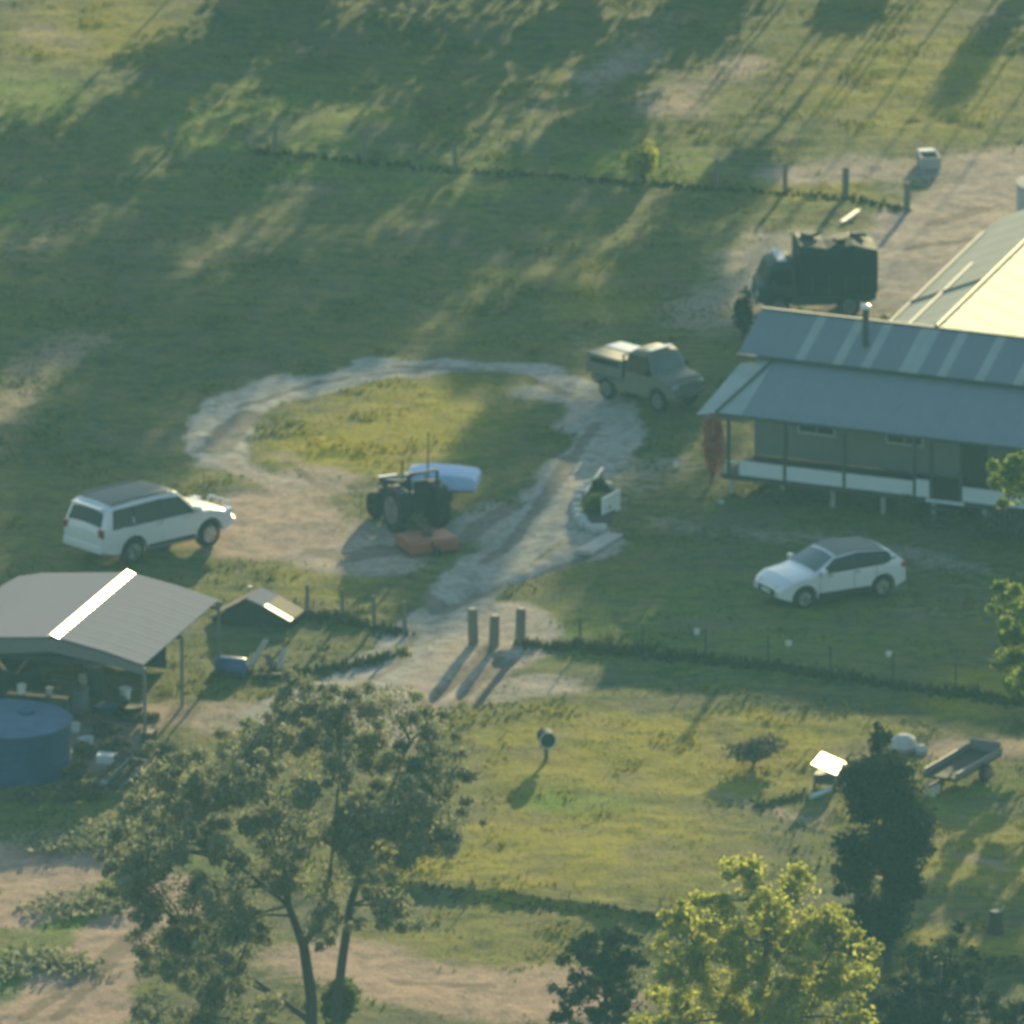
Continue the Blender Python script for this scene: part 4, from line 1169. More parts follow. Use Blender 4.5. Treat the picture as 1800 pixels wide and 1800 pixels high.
MB().bar((0.6, 0.08, 0.17), (-0.9, 0.28, 0.55), 0.04).bar((0.6, -0.08, 0.17), (-0.9, -0.28, 0.55), 0.04).bar((-0.3, 0.2, 0.38), (-0.35, 0.22, 0.0), 0.03).bar((-0.3, -0.2, 0.38), (-0.35, -0.22, 0.0), 0.03).build("frame", M['dark_timber'], t)
t = thing("covered_stack", "dark tarpaulin covered stack filling the left of the carport", "stack", put(20, 1232), R(-17))
MB().slab([(-1.3, -0.7, 0), (-1.2, -0.65, 0.95), (-0.3, -0.6, 1.15), (0.6, -0.65, 0.9), (0.75, -0.7, 0)], (0, 1.4, 0)).build("tarpaulin", M['tank_green'], t, bevel=0.05)
MB().bar((-1.25, -0.72, 0.5), (0.72, -0.72, 0.5), 0.03).build("rope", M['wire'], t)
t = thing("oil_drum", "dark steel drum standing behind the carport cabinet", "drum", put(165, 1222))
MB().lathe([(0.28, 0), (0.29, 0.3), (0.305, 0.31), (0.29, 0.32), (0.29, 0.58), (0.305, 0.59), (0.29, 0.6), (0.28, 0.88)], 18).build("shell", M['gutter'], t, True)
MB().lathe([(0.29, 0.882), (0.29, 0.9), (0.24, 0.9), (0.24, 0.885)], 18).build("lid", M['grey_iron'], t)
t = thing("tyre_stack", "two old tyres stacked right of the wheelbarrow", "tyres", put(228, 1262))
for k in range(2):
    MB().lathe([(0.18, 0.02), (0.30, 0.0), (0.34, 0.05), (0.34, 0.15), (0.30, 0.2), (0.18, 0.18)], 18, (0.03 * k, 0, 0.2 * k)).build("tyre", M['rubber'], t, True)
t = thing("fuel_can", "blue jerry can on the ground between the blue tank and the cabinet", "can", put(112, 1272))
MB().box((-0.16, -0.09, 0), (0.16, 0.09, 0.36)).build("shell", M['blue_drum'], t, bevel=0.03)
MB().tube([(-0.08, 0, 0.36), (-0.08, 0, 0.43), (0.08, 0, 0.43), (0.08, 0, 0.36)], 0.018, 6).build("handle", M['black'], t)
t = thing("timber_stack", "stack of dark timber offcuts at the back of the carport", "timber stack", put(85, 1212), R(-17))
for k in range(9):
    MB().box((-0.9 + 0.05 * (k % 3), -0.3 + 0.2 * (k % 3), 0.1 * (k // 3)), (0.9 - 0.1 * (k % 2), -0.12 + 0.2 * (k % 3), 0.1 * (k // 3) + 0.09)).build("plank", M['timber'] if k % 2 else M['dark_timber'], t)
for k, (x, y, rz_, w_, mt, lb) in enumerate(((205, 1250, 20, 0.5, 'dark_timber', "dark wooden box under the right side of the carport"), (262, 1300, 70, 0.4, 'rust', "rusty iron box in the weeds right of the carport posts"),
                                         (30, 1262, 5, 0.55, 'gutter', "black crate against the back of the blue tank"), (148, 1306, 40, 0.3, 'white_board', "small pale box beside the blue tank"), (176, 1388, 15, 0.35, 'grey_iron', "grey iron box in the weeds below the cream crate"))):
    t = thing("junk_box", lb, "box", put(x, y), R(rz_))
    MB().box((-w_ / 2, -w_ * .4, 0), (w_ / 2, w_ * .4, w_ * .7)).build("body", M[mt], t, bevel=0.015)
    MB().slab([(-w_ * .53, -w_ * .43, w_ * .705), (w_ * .53, -w_ * .43, w_ * .705), (w_ * .53, w_ * .43, w_ * .75), (-w_ * .53, w_ * .43, w_ * .72)], (0, 0, 0.025)).build("lid", M[mt], t)
# blue tank
t = thing("water_tank", "round dark blue tank with a paler blue top in front of the carport", "tank", put(8, 1347))
MB().lathe([(1.84, -0.2), (1.85, 0.5), (1.87, 0.52), (1.85, 0.54), (1.85, 1.0), (1.87, 1.02), (1.85, 1.04), (1.85, 1.42)], 40).build("side", M['blue_tank'], t, True)
MB().lathe([(1.90, 1.425), (1.90, 1.47), (1.80, 1.49), (0.9, 1.54), (0.3, 1.57), (0.0, 1.575)], 40).build("top", M['blue_lid'], t, True)
MB().lathe([(0.25, 1.56), (0.25, 1.63), (0.2, 1.65)], 16, (0.6, 0.3, 0)).build("hatch", M['blue_tank'], t)
t = thing("harrow", "dark iron harrow leaning in the weeds below the carport", "harrow", put(215, 1372), R(58))
for k in range(4):
    MB().bar((-0.75, -0.45 + 0.3 * k, 0.08), (0.75, -0.45 + 0.3 * k, 0.55), 0.07).build("bar", M['rust'] if k % 2 else M['grey_iron'], t)
MB().bar((-0.6, -0.5, 0.14), (-0.6, 0.5, 0.14), 0.06).bar((0.6, -0.5, 0.52), (0.6, 0.5, 0.52), 0.06).build("cross_bar", M['rust'], t)
for k in range(4):
    MB().bar((0.2, -0.45 + 0.3 * k, 0.36), (0.2, -0.45 + 0.3 * k, 0.12), 0.03).bar((-0.3, -0.45 + 0.3 * k, 0.2), (-0.3, -0.45 + 0.3 * k, 0.0), 0.03).build("tine", M['grey_iron'], t)

# low gabled shelter right of the carport
t = thing("low_shelter", "low rusty gabled shelter with one pale roof sheet beside the carport", "shelter", put(448, 1092), R(-20))
MB().slab([(-1.25, -0.45, 0.10), (-0.1, -0.45, 0.78), (-0.1, 0.75, 0.78), (-1.25, 0.75, 0.10)], (0, 0, 0.03)).build("roof_sheet", M['rust'], t)
MB().slab([(-0.09, -0.45, 0.78), (0.45, -0.45, 0.60), (0.45, 0.75, 0.60), (-0.09, 0.75, 0.78)], (0, 0, 0.03)).build("roof_sheet", M['roof_carport'], t)
MB().slab([(0.455, -0.45, 0.61), (1.25, -0.45, 0.24), (1.25, -0.20, 0.24), (0.455, -0.20, 0.61)], (0, 0, 0.03)).build("roof_sheet", M['pale_metal'], t)
MB().slab([(0.455, -0.195, 0.60), (1.25, -0.195, 0.23), (1.25, 0.75, 0.23), (0.455, 0.75, 0.60)], (0, 0, 0.03)).build("roof_sheet", M['rust'], t)
MB().slab([(-1.15, -0.38, -0.1), (1.2, -0.38, -0.1), (1.2, -0.38, 0.22), (-0.1, -0.38, 0.74), (-1.15, -0.38, 0.12)], (0, 0.05, 0)).build("end_board", M['dark_timber'], t)
MB().slab([(-1.15, 0.66, -0.1), (1.2, 0.66, -0.1), (1.2, 0.66, 0.22), (-0.1, 0.66, 0.74), (-1.15, 0.66, 0.12)], (0, 0.05, 0)).build("end_board", M['dark_timber'], t)
MB().lathe([(0.05, 0.8), (0.06, 0.92)], 8, (-0.3, 0.4, 0)).build("ridge_cap", M['pale_metal'], t)

# heap of boards and a blue drum below the shelter
t = thing("blue_drum", "blue plastic drum lying beside the heap of pale boards", "drum", put(407, 1186))
MB().lathe([(0.24, -0.42), (0.27, -0.38), (0.27, 0.38), (0.24, 0.42)], 18, (0, 0, 0.27), 'y').build("shell", M['blue_drum'], t, True)
MB().lathe([(0.05, -0.45), (0.05, -0.415)], 10, (0.1, 0, 0.36), 'y').build("bung", M['white'], t)
t.rotation_euler = (0, 0, R(70))
for k, (x0, y0, x1, y1, z0, z1, lb) in enumerate(((440, 1176, 468, 1150, 0.1, 0.45, "longest pale board in the heap beside the blue drum"), (488, 1180, 500, 1160, 0.05, 0.35, "short pale board propped at the right of the heap"),
                                              (455, 1190, 498, 1192, 0.1, 0.15, "dark board lying flat under the heap beside the blue drum"), (470, 1168, 478, 1180, 0.3, 0.1, "reddish plank standing between the pale boards"))):
    p, q = put(x0, y0), put(x1, y1)
    t = thing("board", lb, "board", p)
    d = (q[0] - p[0], q[1] - p[1], q[2] - p[2] + z1)
    MB().bar((0, 0, z0), d, 0.16, 0.05).build("plank", (M['timber_cut'], M['timber_cut'], M['dark_timber'], M['rust'])[k], t)
    MB().bar((d[0] * .5 - 0.2, d[1] * .5, (z0 + d[2]) / 2 - 0.05), (d[0] * .5 + 0.2, d[1] * .5, (z0 + d[2]) / 2 - 0.05), 0.06, 0.05).build("cleat", M['timber'], t)


# ------------------------------------------------------------------ fences
def fence(name, label, posts, wires, h, w=0.10, mat=None, thick=()):
    """posts: pixel feet; each post and each wire run is a part"""
    p0 = put(*posts[0])
    t = thing(name, label, "fence", p0)
    pts = [Vector(put(*q)) - Vector(p0) for q in posts]
    for k, p in enumerate(pts):
        ww_ = w * (2.3 if k in thick else 1)
        hh_ = h * (0.94 + 0.12 * random.random())
        o = MB().lathe([(ww_ * 0.55, -0.3), (ww_ * 0.5, hh_ - 0.03), (ww_ * 0.42, hh_)], 8).build("post", mat or M['timber'], t)
        o.location = p
        o.rotation_euler = (random.uniform(-.03, .03), random.uniform(-.03, .03), 0)
        if k in thick:
            c_ = MB().lathe([(ww_ * 0.44, hh_ + 0.002), (ww_ * 0.40, hh_ + 0.02)], 8).build("post_top", M['timber_cut'], o)
    for z in wires:
        m = MB()
        for a, c_ in zip(pts[:-1], pts[1:]):
            if (c_ - a).length < 5.5:
                m.bar(a + Vector((0, 0, z)), c_ + Vector((0, 0, z)), 0.006)
        if m.v: m.build("wire", M['wire'], t)
    return t


fence("wire_fence", "wire fence between the low shelter and the driveway", [(540, 1085), (602, 1090), (658, 1100), (712, 1112)], (0.3, 0.6, 0.9), 1.0, 0.11)
fence("gate_posts", "three stout timber gate posts beside the rutted driveway", [(832, 1128), (868, 1132), (914, 1130)], (0.35, 0.75), 1.05, 0.12, None, (0, 1, 2))
fence("wire_fence", "long wire fence along the shaded lawn below the compact car", [(1020, 1140), (1130, 1152), (1240, 1166), (1350, 1180), (1460, 1194), (1570, 1209), (1680, 1225), (1790, 1241)], (0.3, 0.6, 0.9), 0.95, 0.05, M['dark_timber'])
fence("wire_fence", "wire fence across the shaded far paddock", [(300, 258), (483, 272), (640, 286), (800, 300), (960, 312), (1120, 322), (1260, 332), (1380, 340)], (0.4, 0.8), 0.95, 0.14)
fence("gateway_fence", "short fence with two tall posts at the far dirt gateway", [(1486, 346), (1594, 372)], (0.4, 0.8), 0.95, 0.2)
fence("wire_fence", "low wire fence across the sunny paddock in front of the yellow tree", [(660, 1546), (830, 1568), (1000, 1590), (1160, 1611), (1330, 1636), (1500, 1658), (1680, 1680), (1800, 1697)], (0.25, 0.5), 0.55, 0.04)

# ------------------------------------------------------------------ yard things
pos = at(1430, 548)
trk = thing("box_truck", "small dark truck with a covered load parked behind the house", "truck", (pos[0], pos[1], gz(*pos[:2])), R(187))
c = Car(3.9, 1.72, [(-1.60, 0.75), (0.62, 0.76), (0.66, 1.0), (0.72, 1.62), (0.85, 1.72), (1.40, 1.70), (1.55, 1.62), (1.80, 1.10), (1.90, 1.0), (1.95, 0.80)],
        1.05, 1.72, 0.45, (1.28, -1.05), 0.38, 0.88)
c.body(M['truck_paint'], trk)
c.side_panel("side_window", [(0.84, 1.1), (1.66, 1.1), (1.50, 1.52), (0.86, 1.54)], M['glass'], trk)
c.top_panel("windscreen", 1.78, 1.58, 0.86, M['screen'], trk)
MB().box((1.02, -0.72, 1.765), (1.30, 0.72, 1.82)).build("pale_roof_strip", M['white_board'], trk)
pf = [(-0.92, 0.80), (-0.92, 2.15), (-0.84, 2.35), (-0.5, 2.46), (0, 2.50), (0.5, 2.46), (0.84, 2.35), (0.92, 2.15), (0.92, 0.80)]
pf = [(-0.92, 0.80), (-0.92, 2.02), (-0.80, 2.16), (0, 2.22), (0.80, 2.16), (0.92, 2.02), (0.92, 0.80)]
vs = [(x, y, z + dz * (z > 1)) for x, dz in ((-1.97, -0.12), (-1.2, 0.06), (-0.3, -0.02), (0.58, 0.1)) for y, z in pf]
MB().add(vs, [list(range(7)), list(range(27, 20, -1))] + [(q * 7 + i, q * 7 + (i + 1) % 7, q * 7 + (i + 1) % 7 + 7, q * 7 + i + 7) for q in range(3) for i in range(7)]).build("load_cover", M['tank_green'], trk)
MB().bar((-1.9, -0.93, 1.25), (0.5, -0.93, 1.25), 0.03).bar((-1.9, 0.93, 1.25), (0.5, 0.93, 1.25), 0.03).build("rope", M['wire'], trk)
for sd in (1, -1):
    for k in range(4):
        MB().box((-1.5 + 0.55 * k, sd * 0.945 - 0.02, 0.80), (-1.44 + 0.55 * k, sd * 0.945 + 0.02, 1.35)).build("stay", M['gutter'], trk)
    MB().box((1.86, sd * 0.6 - 0.12, 0.72), (1.97, sd * 0.6 + 0.1, 0.86)).build("headlight", M['lamp_glass'], trk)
    for a in (1.28, -1.05):
        make_wheel(trk, a, sd * 0.72, 0.38, 0.24, sd, M['grey_iron'])
MB().box((1.93, -0.74, 0.48), (2.02, 0.74, 0.64)).build("bumper", M['grey_iron'], trk)
MB().box((-1.8, -0.66, 0.46), (1.7, 0.66, 0.79)).build("underbody", M['black'], trk)
trk.scale = (0.94, 1.0, 1.05)
for k_, (x_, y_, z_, w_) in enumerate(((-1.5, -0.3, 2.2, 0.5), (-0.8, 0.35, 2.22, 0.4), (0.1, -0.2, 2.25, 0.55))):
    MB().box((x_ - w_ / 2, y_ - w_ * .4, z_ + 0.02), (x_ + w_ / 2, y_ + w_ * .4, z_ + 0.02 + w_ * 0.22), 0.4 * k_).build("bundle", M['tank_green'], trk, bevel=0.04)
t = thing("board", "pale weathered board lying on the ground beyond the rain tank", "board", put(1480, 398))
MB().bar((0, 0, 0.12), (0.55, 1.4, 0.14), 0.16, 0.05).build("plank", M['pale_metal'], t)
MB().bar((0.1, 0.4, 0.0), (0.4, 0.4, 0.0), 0.1, 0.16).build("bearer", M['timber'], t)
t = thing("rain_tank", "pale concrete tank at the right edge beyond the bright roof", "tank", put(1862, 388))
MB().lathe([(1.35, -0.2), (1.35, 1.1), (1.30, 1.15)], 36).build("side", M['stone'], t, True)
MB().lathe([(1.38, 1.155), (1.38, 1.22), (0.0, 1.30)], 36).build("lid", M['concrete'], t, True)
t = thing("water_trough", "white trough on the dirt beside the far gateway", "trough", put(1632, 292), R(8))
MB().box((-0.28, -0.5, 0.0), (0.28, 0.5, 0.06)).box((-0.32, -0.55, 0.06), (-0.26, 0.55, 0.42)).box((0.26, -0.55, 0.06), (0.32, 0.55, 0.42)).box((-0.26, 0.49, 0.06), (0.26, 0.55, 0.42)).box((-0.26, -0.55, 0.06), (0.26, -0.49, 0.42)).build("tub", M['concrete'], t)
MB().box((-0.26, 0.20, 0.421), (0.26, 0.54, 0.46)).build("float_cover", M['white'], t)
# sign-like mailbox drum on a post
t = thing("drum_mailbox", "dark drum mailbox with a pale rim on a green post in the sunny paddock", "mailbox", put(960, 1338), R(10))
MB().lathe([(0.20, -0.28), (0.22, -0.26), (0.22, 0.26), (0.20, 0.28)], 20, (0, 0, 0.62), 'y').build("drum", M['rubber'], t, True)
MB().tube([(0.225 * math.cos(a), -0.285, 0.62 + 0.225 * math.sin(a)) for a in np.linspace(0, 2 * math.pi, 25)], 0.018, 6).build("rim", M['white_board'], t)
MB().box((-0.05, -0.05, -0.2), (0.05, 0.05, 0.40)).box((-0.18, -0.05, 0.36), (0.18, 0.05, 0.40)).build("post", M['teal_paint'], t)

# hutch with bright top and trailer wreck by the dark tree
t = thing("hutch", "low hutch with a bright white sheet roof left of the dark tree", "hutch", put(1458, 1384), R(-15))
MB().slab([(-0.38, -0.62, 0.76), (0.34, -0.62, 0.50), (0.34, 0.62, 0.50), (-0.38, 0.62, 0.76)], (0, 0, 0.03)).build("roof_sheet", M['pale_metal'], t)
MB().box((-0.32, -0.52, 0.2), (0.30, 0.52, 0.47)).build("box", M['grey_iron'], t)
for sx in (-0.31, 0.27):
    for sy in (-0.48, 0.48):
        MB().box((sx - 0.03, sy - 0.03, -0.1), (sx + 0.03, sy + 0.03, 0.2)).build("leg", M['dark_timber'], t)
MB().box((-0.28, -0.55, 0.22), (0.24, -0.522, 0.45)).build("door", M['dark_timber'], t)
t = thing("pipe_length", "short pale pipe lying in the hutch shadow", "pipe", put(1425, 1408), R(50))
MB().tube([(0, 0, 0.08), (0.8, 0, 0.08)], 0.07, 10).build("pipe", M['white_board'], t)
MB().tube([(0.8, 0, 0.08), (0.86, 0, 0.08)], 0.09, 10).build("collar", M['white_board'], t)
t = thing("flat_trailer", "old flat trailer with a white tub on its drawbar right of the dark tree", "trailer", put(1690, 1372), R(62))
MB().box((-1.3, -0.5, 0.36), (1.5, 0.5, 0.44)).build("deck", M['dark_timber'], t)
MB().box((-1.3, -0.52, 0.445), (1.5, -0.47, 0.62)).build("side_rail", M['grey_iron'], t)
MB().box((-1.3, 0.47, 0.445), (1.5, 0.52, 0.62)).build("side_rail", M['grey_iron'], t)
MB().box((1.45, -0.46, 0.445), (1.52, 0.46, 0.75)).build("headboard", M['grey_iron'], t)
MB().bar((-1.3, 0, 0.38), (-2.0, 0, 0.36), 0.07).build("drawbar", M['rust'], t)
for sd in (1, -1):
    make_wheel(t, 0.2, sd * 0.62, 0.26, 0.16, sd, M['grey_iron'])
bucket("wash_tub", "white tub glinting at the right of the dark tree", "tub", put(1640, 1398), 0.2, 0.28, M['pale_metal'])
t = thing("boulder", "pale boulder in the grass behind the top of the dark tree", "boulder", put(1588, 1318))
MB().lathe([(0.3, -0.1), (0.42, 0.1), (0.36, 0.3), (0.15, 0.42), (0.0, 0.43)], 9).build("rock", M['stone'], t)
MB().lathe([(0.15, -0.1), (0.2, 0.08), (0.1, 0.2), (0.0, 0.21)], 7, (0.5, -0.3, 0)).build("rock", M['stone'], t)
t = thing("tree_stump", "dark burnt stump in the paddock at the lower right", "stump", put(1750, 1640))
MB().lathe([(0.28, -0.1), (0.22, 0.1), (0.18, 0.4), (0.17, 0.55)], 9).build("trunk", M['dark_timber'], t)
MB().lathe([(0.16, 0.552), (0.15, 0.57)], 9).tube([(0.1, 0.05, 0.5), (0.22, 0.08, 0.68)], [0.06, 0.02], 6).build("broken_top", M['timber_cut'], t)

# garden bed by the driveway
t = thing("garden_bed", "oval garden bed edged with pale stones beside the driveway", "garden bed", put(1052, 895))
g = np.random.default_rng(5)
for k in range(14):
    a = R(60 + k * 17)
    r_ = 0.11 + 0.07 * g.random()
    o = MB().lathe([(r_ * 0.8, -0.05), (r_, r_ * 0.5), (r_ * 0.7, r_ * 1.1), (0.0, r_ * 1.25)], 7).build("stone", M['stone'], t)
    o.location = (0.62 * math.cos(a) - 0.02, 2.5 * math.sin(a) * 0.95, 0)
    o.scale = (1 + 0.4 * g.random(), 1.2, 1)
    o.rotation_euler = (0, 0, g.random() * 3)
MB().lathe([(0.55, -0.05), (0.5, 0.10), (0.0, 0.14)], 16).build("soil", M['dark_timber'], t).scale = (1, 4.0, 1)
shrub("garden_plant", "leafy dark plant filling the stone edged bed", "plant", put(1050, 905), 0.5, 0.55, M['leaf_green'], 600, 0.07, seed=3)
shrub("garden_plant", "smaller dark plant at the far end of the stone edged bed", "plant", put(1056, 868), 0.35, 0.4, M['leaf_dark'], 350, 0.07, seed=4)
t = thing("white_board", "upright white board standing at the garden bed", "board", put(1074, 905), R(62))
MB().box((-0.55, -0.02, 0.0), (0.55, 0.02, 0.62)).build("panel", M['white'], t)
MB().box((-0.5, 0.022, -0.15), (-0.44, 0.06, 0.6)).box((0.44, 0.022, -0.15), (0.5, 0.06, 0.6)).build("stake", M['timber'], t)
t = thing("edging_rail", "pale rail along the driveway side of the garden bed", "rail", put(1035, 878))
MB().bar((-0.1, -0.3, 0.28), (0.42, 2.3, 0.28), 0.09, 0.07).build("rail", M['stone'], t)
MB().bar((-0.06, -0.1, -0.1), (-0.06, -0.1, 0.25), 0.07).bar((0.38, 2.1, -0.1), (0.38, 2.1, 0.25), 0.07).build("peg", M['timber'], t)
t = thing("concrete_slab", "pale concrete slab at the lower end of the garden bed", "slab", put(1058, 952), R(65))
MB().box((-1.2, -0.3, -0.1), (0.9, 0.3, 0.05)).build("slab", M['concrete'], t, bevel=0.015)
for k, (x, y, lb) in enumerate(((1225, 1118, "white pail on the lawn left of the compact car"), (1386, 1140, "white pail on the lawn in front of the compact car"), (1562, 1160, "small white pail on the lawn nearest the long fence"),
                                (1190, 820, "white pail near the red shrub by the house corner"), (1268, 892, "pale pail on the bare ground at the house corner"))):
    bucket("pail", lb, "pail", put(x, y), 0.09, 0.12, M['white'] if k != 4 else M['white_board'], "white pails on the lawn")

# ------------------------------------------------------------------ planting
shrub("red_shrub", "tall red leaved shrub at the left corner of the verandah", "shrub", put(1250, 852), 0.42, 2.1, M['leaf_red'], 1500, 0.08, seed=11, clumpn=10)
b_ = put(1256, 852)
t = thing("flower_head", "pink flower cluster on top of the red shrub", "flowers", (b_[0], b_[1], b_[2] + 2.15))
crown("petals", [((b_[0], b_[1], b_[2] + 2.2), (0.22, 0.2, 0.2), 260), ((b_[0] - 0.18, b_[1], b_[2] + 2.08), (0.16, 0.16, 0.14), 140)], M['petal'], t, 0.06, 0.6, 0, 12)
MB().tube([(-0.05, 0, -0.5), (0, 0, 0.05)], 0.02, 5).build("stem", M['bark'], t)
shrub("dark_shrub", "narrow dark shrub at the left end of the house roof", "shrub", put(1306, 598), 0.30, 1.5, M['leaf_dark'], 900, 0.08, seed=13)
shrub("green_bush", "green bush in sunlit leaf colour in the far paddock", "bush", put(1132, 318), 0.8, 1.15, M['leaf_yellow'], 900, 0.10, seed=14)  # shaded by the trees; brighter leaf colour stands in for the sun
for k, (x, y, r_, h_, mt) in enumerate(((1365, 888, 0.35, 0.55, 'leaf_grey'), (1440, 893, 0.30, 0.5, 'leaf_dark'), (1520, 902, 0.45, 0.6, 'leaf_dark'), (1590, 912, 0.35, 0.65, 'leaf_grey'), (1735, 940, 0.5, 0.7, 'leaf_grey'), (1790, 948, 0.4, 0.8, 'leaf_grey'))):
    shrub("verandah_shrub", ("dry grey shrub nearest the left end of the verandah", "small dark shrub second from the left below the verandah", "broad dark shrub below the middle of the verandah", "grey shrub just left of the verandah steps", "grey shrub right of the verandah steps", "grey shrub below the verandah at the right edge")[k], "shrub", put(x, y), r_, h_, M[mt], 450, 0.07, "shrubs along the foot of the verandah", seed=20 + k, clumpn=5)
shrub("dry_weed_plant", "patch of dry grey weeds in the sunny paddock", "weeds", put(1325, 1345), 0.95, 0.7, M['leaf_grey'], 1100, 0.08, seed=31)
shrub("bright_bush", "bright green bush at the foot of the big gum tree", "bush", put(592, 1815), 0.62, 1.25, M['leaf_green'], 2200, 0.09, seed=32, clumpn=9)
shrub("low_bush", "yellow green bush on the pale dirt at the lower left", "bush", put(135, 1590), 1.9, 0.16, M['leaf_euc'], 600, 0.09, seed=33, clumpn=9)
shrub("low_bush", "scrubby bush beside the dirt track at the bottom left", "bush", put(80, 1705), 2.3, 0.16, M['leaf_euc'], 600, 0.10, seed=34, clumpn=10)
shrub("low_bush", "small shaded bush between the two lower left dirt patches", "bush", put(150, 1478), 2.4, 0.25, M['leaf_euc'], 1300, 0.09, seed=36, clumpn=10)
shrub("low_bush", "dry bush under the big gum tree", "bush", put(430, 1868), 0.9, 0.8, M['leaf_euc'], 1100, 0.10, seed=37)
for k, (x, y) in enumerate(((255, 1275), (205, 1320), (290, 1330), (170, 1400), (240, 1420), (150, 1325), (135, 1360), (180, 1290), (260, 1390), (300, 1380), (230, 1345), (60, 1402), (120, 1398))):
    shrub("weed_clump", ("dry weeds at the foot of the right front carport post", "dry weeds between the cream crate and the blue tank", "dry weeds at the upper end of the iron harrow", "dry weeds in the shade below the blue tank and crate",
                         "dry weeds at the lower end of the iron harrow", "dry weeds behind the small white tub", "dry weeds hugging the right side of the blue tank", "dry weeds behind the wheelbarrow and tyres",
                         "dry weeds left of the gum crown below the harrow", "dry weeds touching the gum crown beside the harrow", "dry weeds growing through the middle of the harrow", "dry weeds in front of the blue tank", "dry weeds at the lower right foot of the blue tank")[k],
          "weeds", put(x, y), 0.5, 0.4, M['leaf_grey'], 380, 0.08, "weeds through the junk below the carport", seed=40 + k, clumpn=5)


def tree(name, label, base, stems, clumps, mat, leaf, per, droop=0.4, slim=0.4, seed=0, size=1.0, trunk_mat=None, deep=1.0, nsub=8, spread=0.6, loose=0.35):
    """stems: lists of (pixel x, pixel y, radius) on the tree's upright plane; clumps: (pixel x, pixel y, radius in m)"""
    g = np.random.default_rng(seed)
    Y = base[1]
    t = thing(name, label, "tree", base)
    bs = np.asarray(base)
    mb = MB()
    nodes_ = []
    for st in stems:
        pts = [atY(x, y, Y) + np.array([0, (g.random() - 0.5) * 0.3, 0]) for x, y, r_ in st]
        if st is stems[0]: pts[0] = bs - np.array([0, 0, 0.2])
        mb.tube([tuple(p - bs) for p in pts], [r_ for *_, r_ in st], 8)
        for a, b_ in zip(pts[:-1], pts[1:]):
            for q in (0.25, 0.5, 0.75, 1.0):
                nodes_.append(a + (b_ - a) * q)
    cl = []
    for x, y, r_ in clumps:
        c_ = atY(x, y, Y) + np.array([0, g.normal() * deep, 0])
        lower = [p for p in nodes_ if p[2] < c_[2] - 0.1] or nodes_
        p = min(lower, key=lambda q: np.linalg.norm(q - c_))
        midp = p * 0.5 + c_ * 0.5 + np.array([0, 0, 0.12])
        mb.tube([tuple(p - bs), tuple(midp - bs), tuple(c_ - bs)], [0.045, 0.03, 0.012], 5)
        for q in range(nsub):
            off = g.normal(size=3) * r_ * spread
            rr = r_ * (0.28 + 0.34 * g.random())
            cl.append((c_ + off, (rr, rr, rr * 0.8), int(per * rr * rr / 0.16)))
        cl.append((c_, (r_ * 1.35, r_ * 1.35, r_ * 1.2), int(per * loose * r_ * r_ / 0.16)))
    crown("crown", cl, mat, t, leaf, slim, droop, seed)
    mb.build("trunk", trunk_mat or M['bark'], t)
    return t


base = put(548, 1862)
tree("big_gum_tree", "tall open gum tree with forked trunk in front of the carport yard", base,
     [[(548, 1862, 0.17), (547, 1750, 0.15), (534, 1662, 0.13), (507, 1590, 0.09), (496, 1500, 0.06), (470, 1400, 0.04), (450, 1330, 0.02)],
      [(534, 1662, 0.10), (565, 1612, 0.07), (580, 1540, 0.05), (590, 1440, 0.03), (600, 1330, 0.02)],
      [(590, 1790, 0.13), (600, 1700, 0.12), (616, 1590, 0.10), (650, 1480, 0.07), (690, 1380, 0.045), (720, 1300, 0.02)],
      [(548, 1800, 0.10), (470, 1740, 0.06), (400, 1690, 0.05), (330, 1640, 0.03)],
      [(507, 1590, 0.06), (420, 1520, 0.05), (340, 1470, 0.03)]],
     [(530, 1265, .55), (600, 1295, .6), (690, 1262, .7), (745, 1300, .6), (455, 1305, .6), (395, 1330, .55), (640, 1340, .65), (560, 1350, .6), (775, 1345, .6), (505, 1400, .7), (700, 1400, .7),
      (620, 1425, .7), (425, 1400, .65), (355, 1365, .5), (765, 1425, .55), (300, 1445, .55), (360, 1460, .65), (450, 1480, .75), (545, 1480, .75), (640, 1500, .65), (720, 1475, .6), (240, 1485, .55),
      (285, 1555, .6), (350, 1540, .55), (400, 1575, .55), (480, 1550, .65), (575, 1560, .5), (262, 1625, .4), (330, 1665, .65), (405, 1630, .7), (300, 1735, .6), (385, 1705, .7), (450, 1650, .5),
      (340, 1790, .7), (420, 1780, .6), (680, 1560, .45), (270, 1790, .5), (470, 1340, .5), (590, 1250, .35), (800, 1390, .35)]
     + [(515 + 300 * math.cos(a) * q, 1490 + 235 * math.sin(a) * q, .42) for a, q in zip(np.random.default_rng(4).uniform(0, 6.28, 46), np.random.default_rng(6).uniform(0.15, 1, 46) ** 0.5) if not (1610 < 1490 + 235 * math.sin(a) * q and 515 + 300 * math.cos(a) * q > 450)],
     M['leaf_euc'], 0.075, 430, 0.7, 0.36, 51, deep=1.5, nsub=8, spread=0.9, loose=0.4)

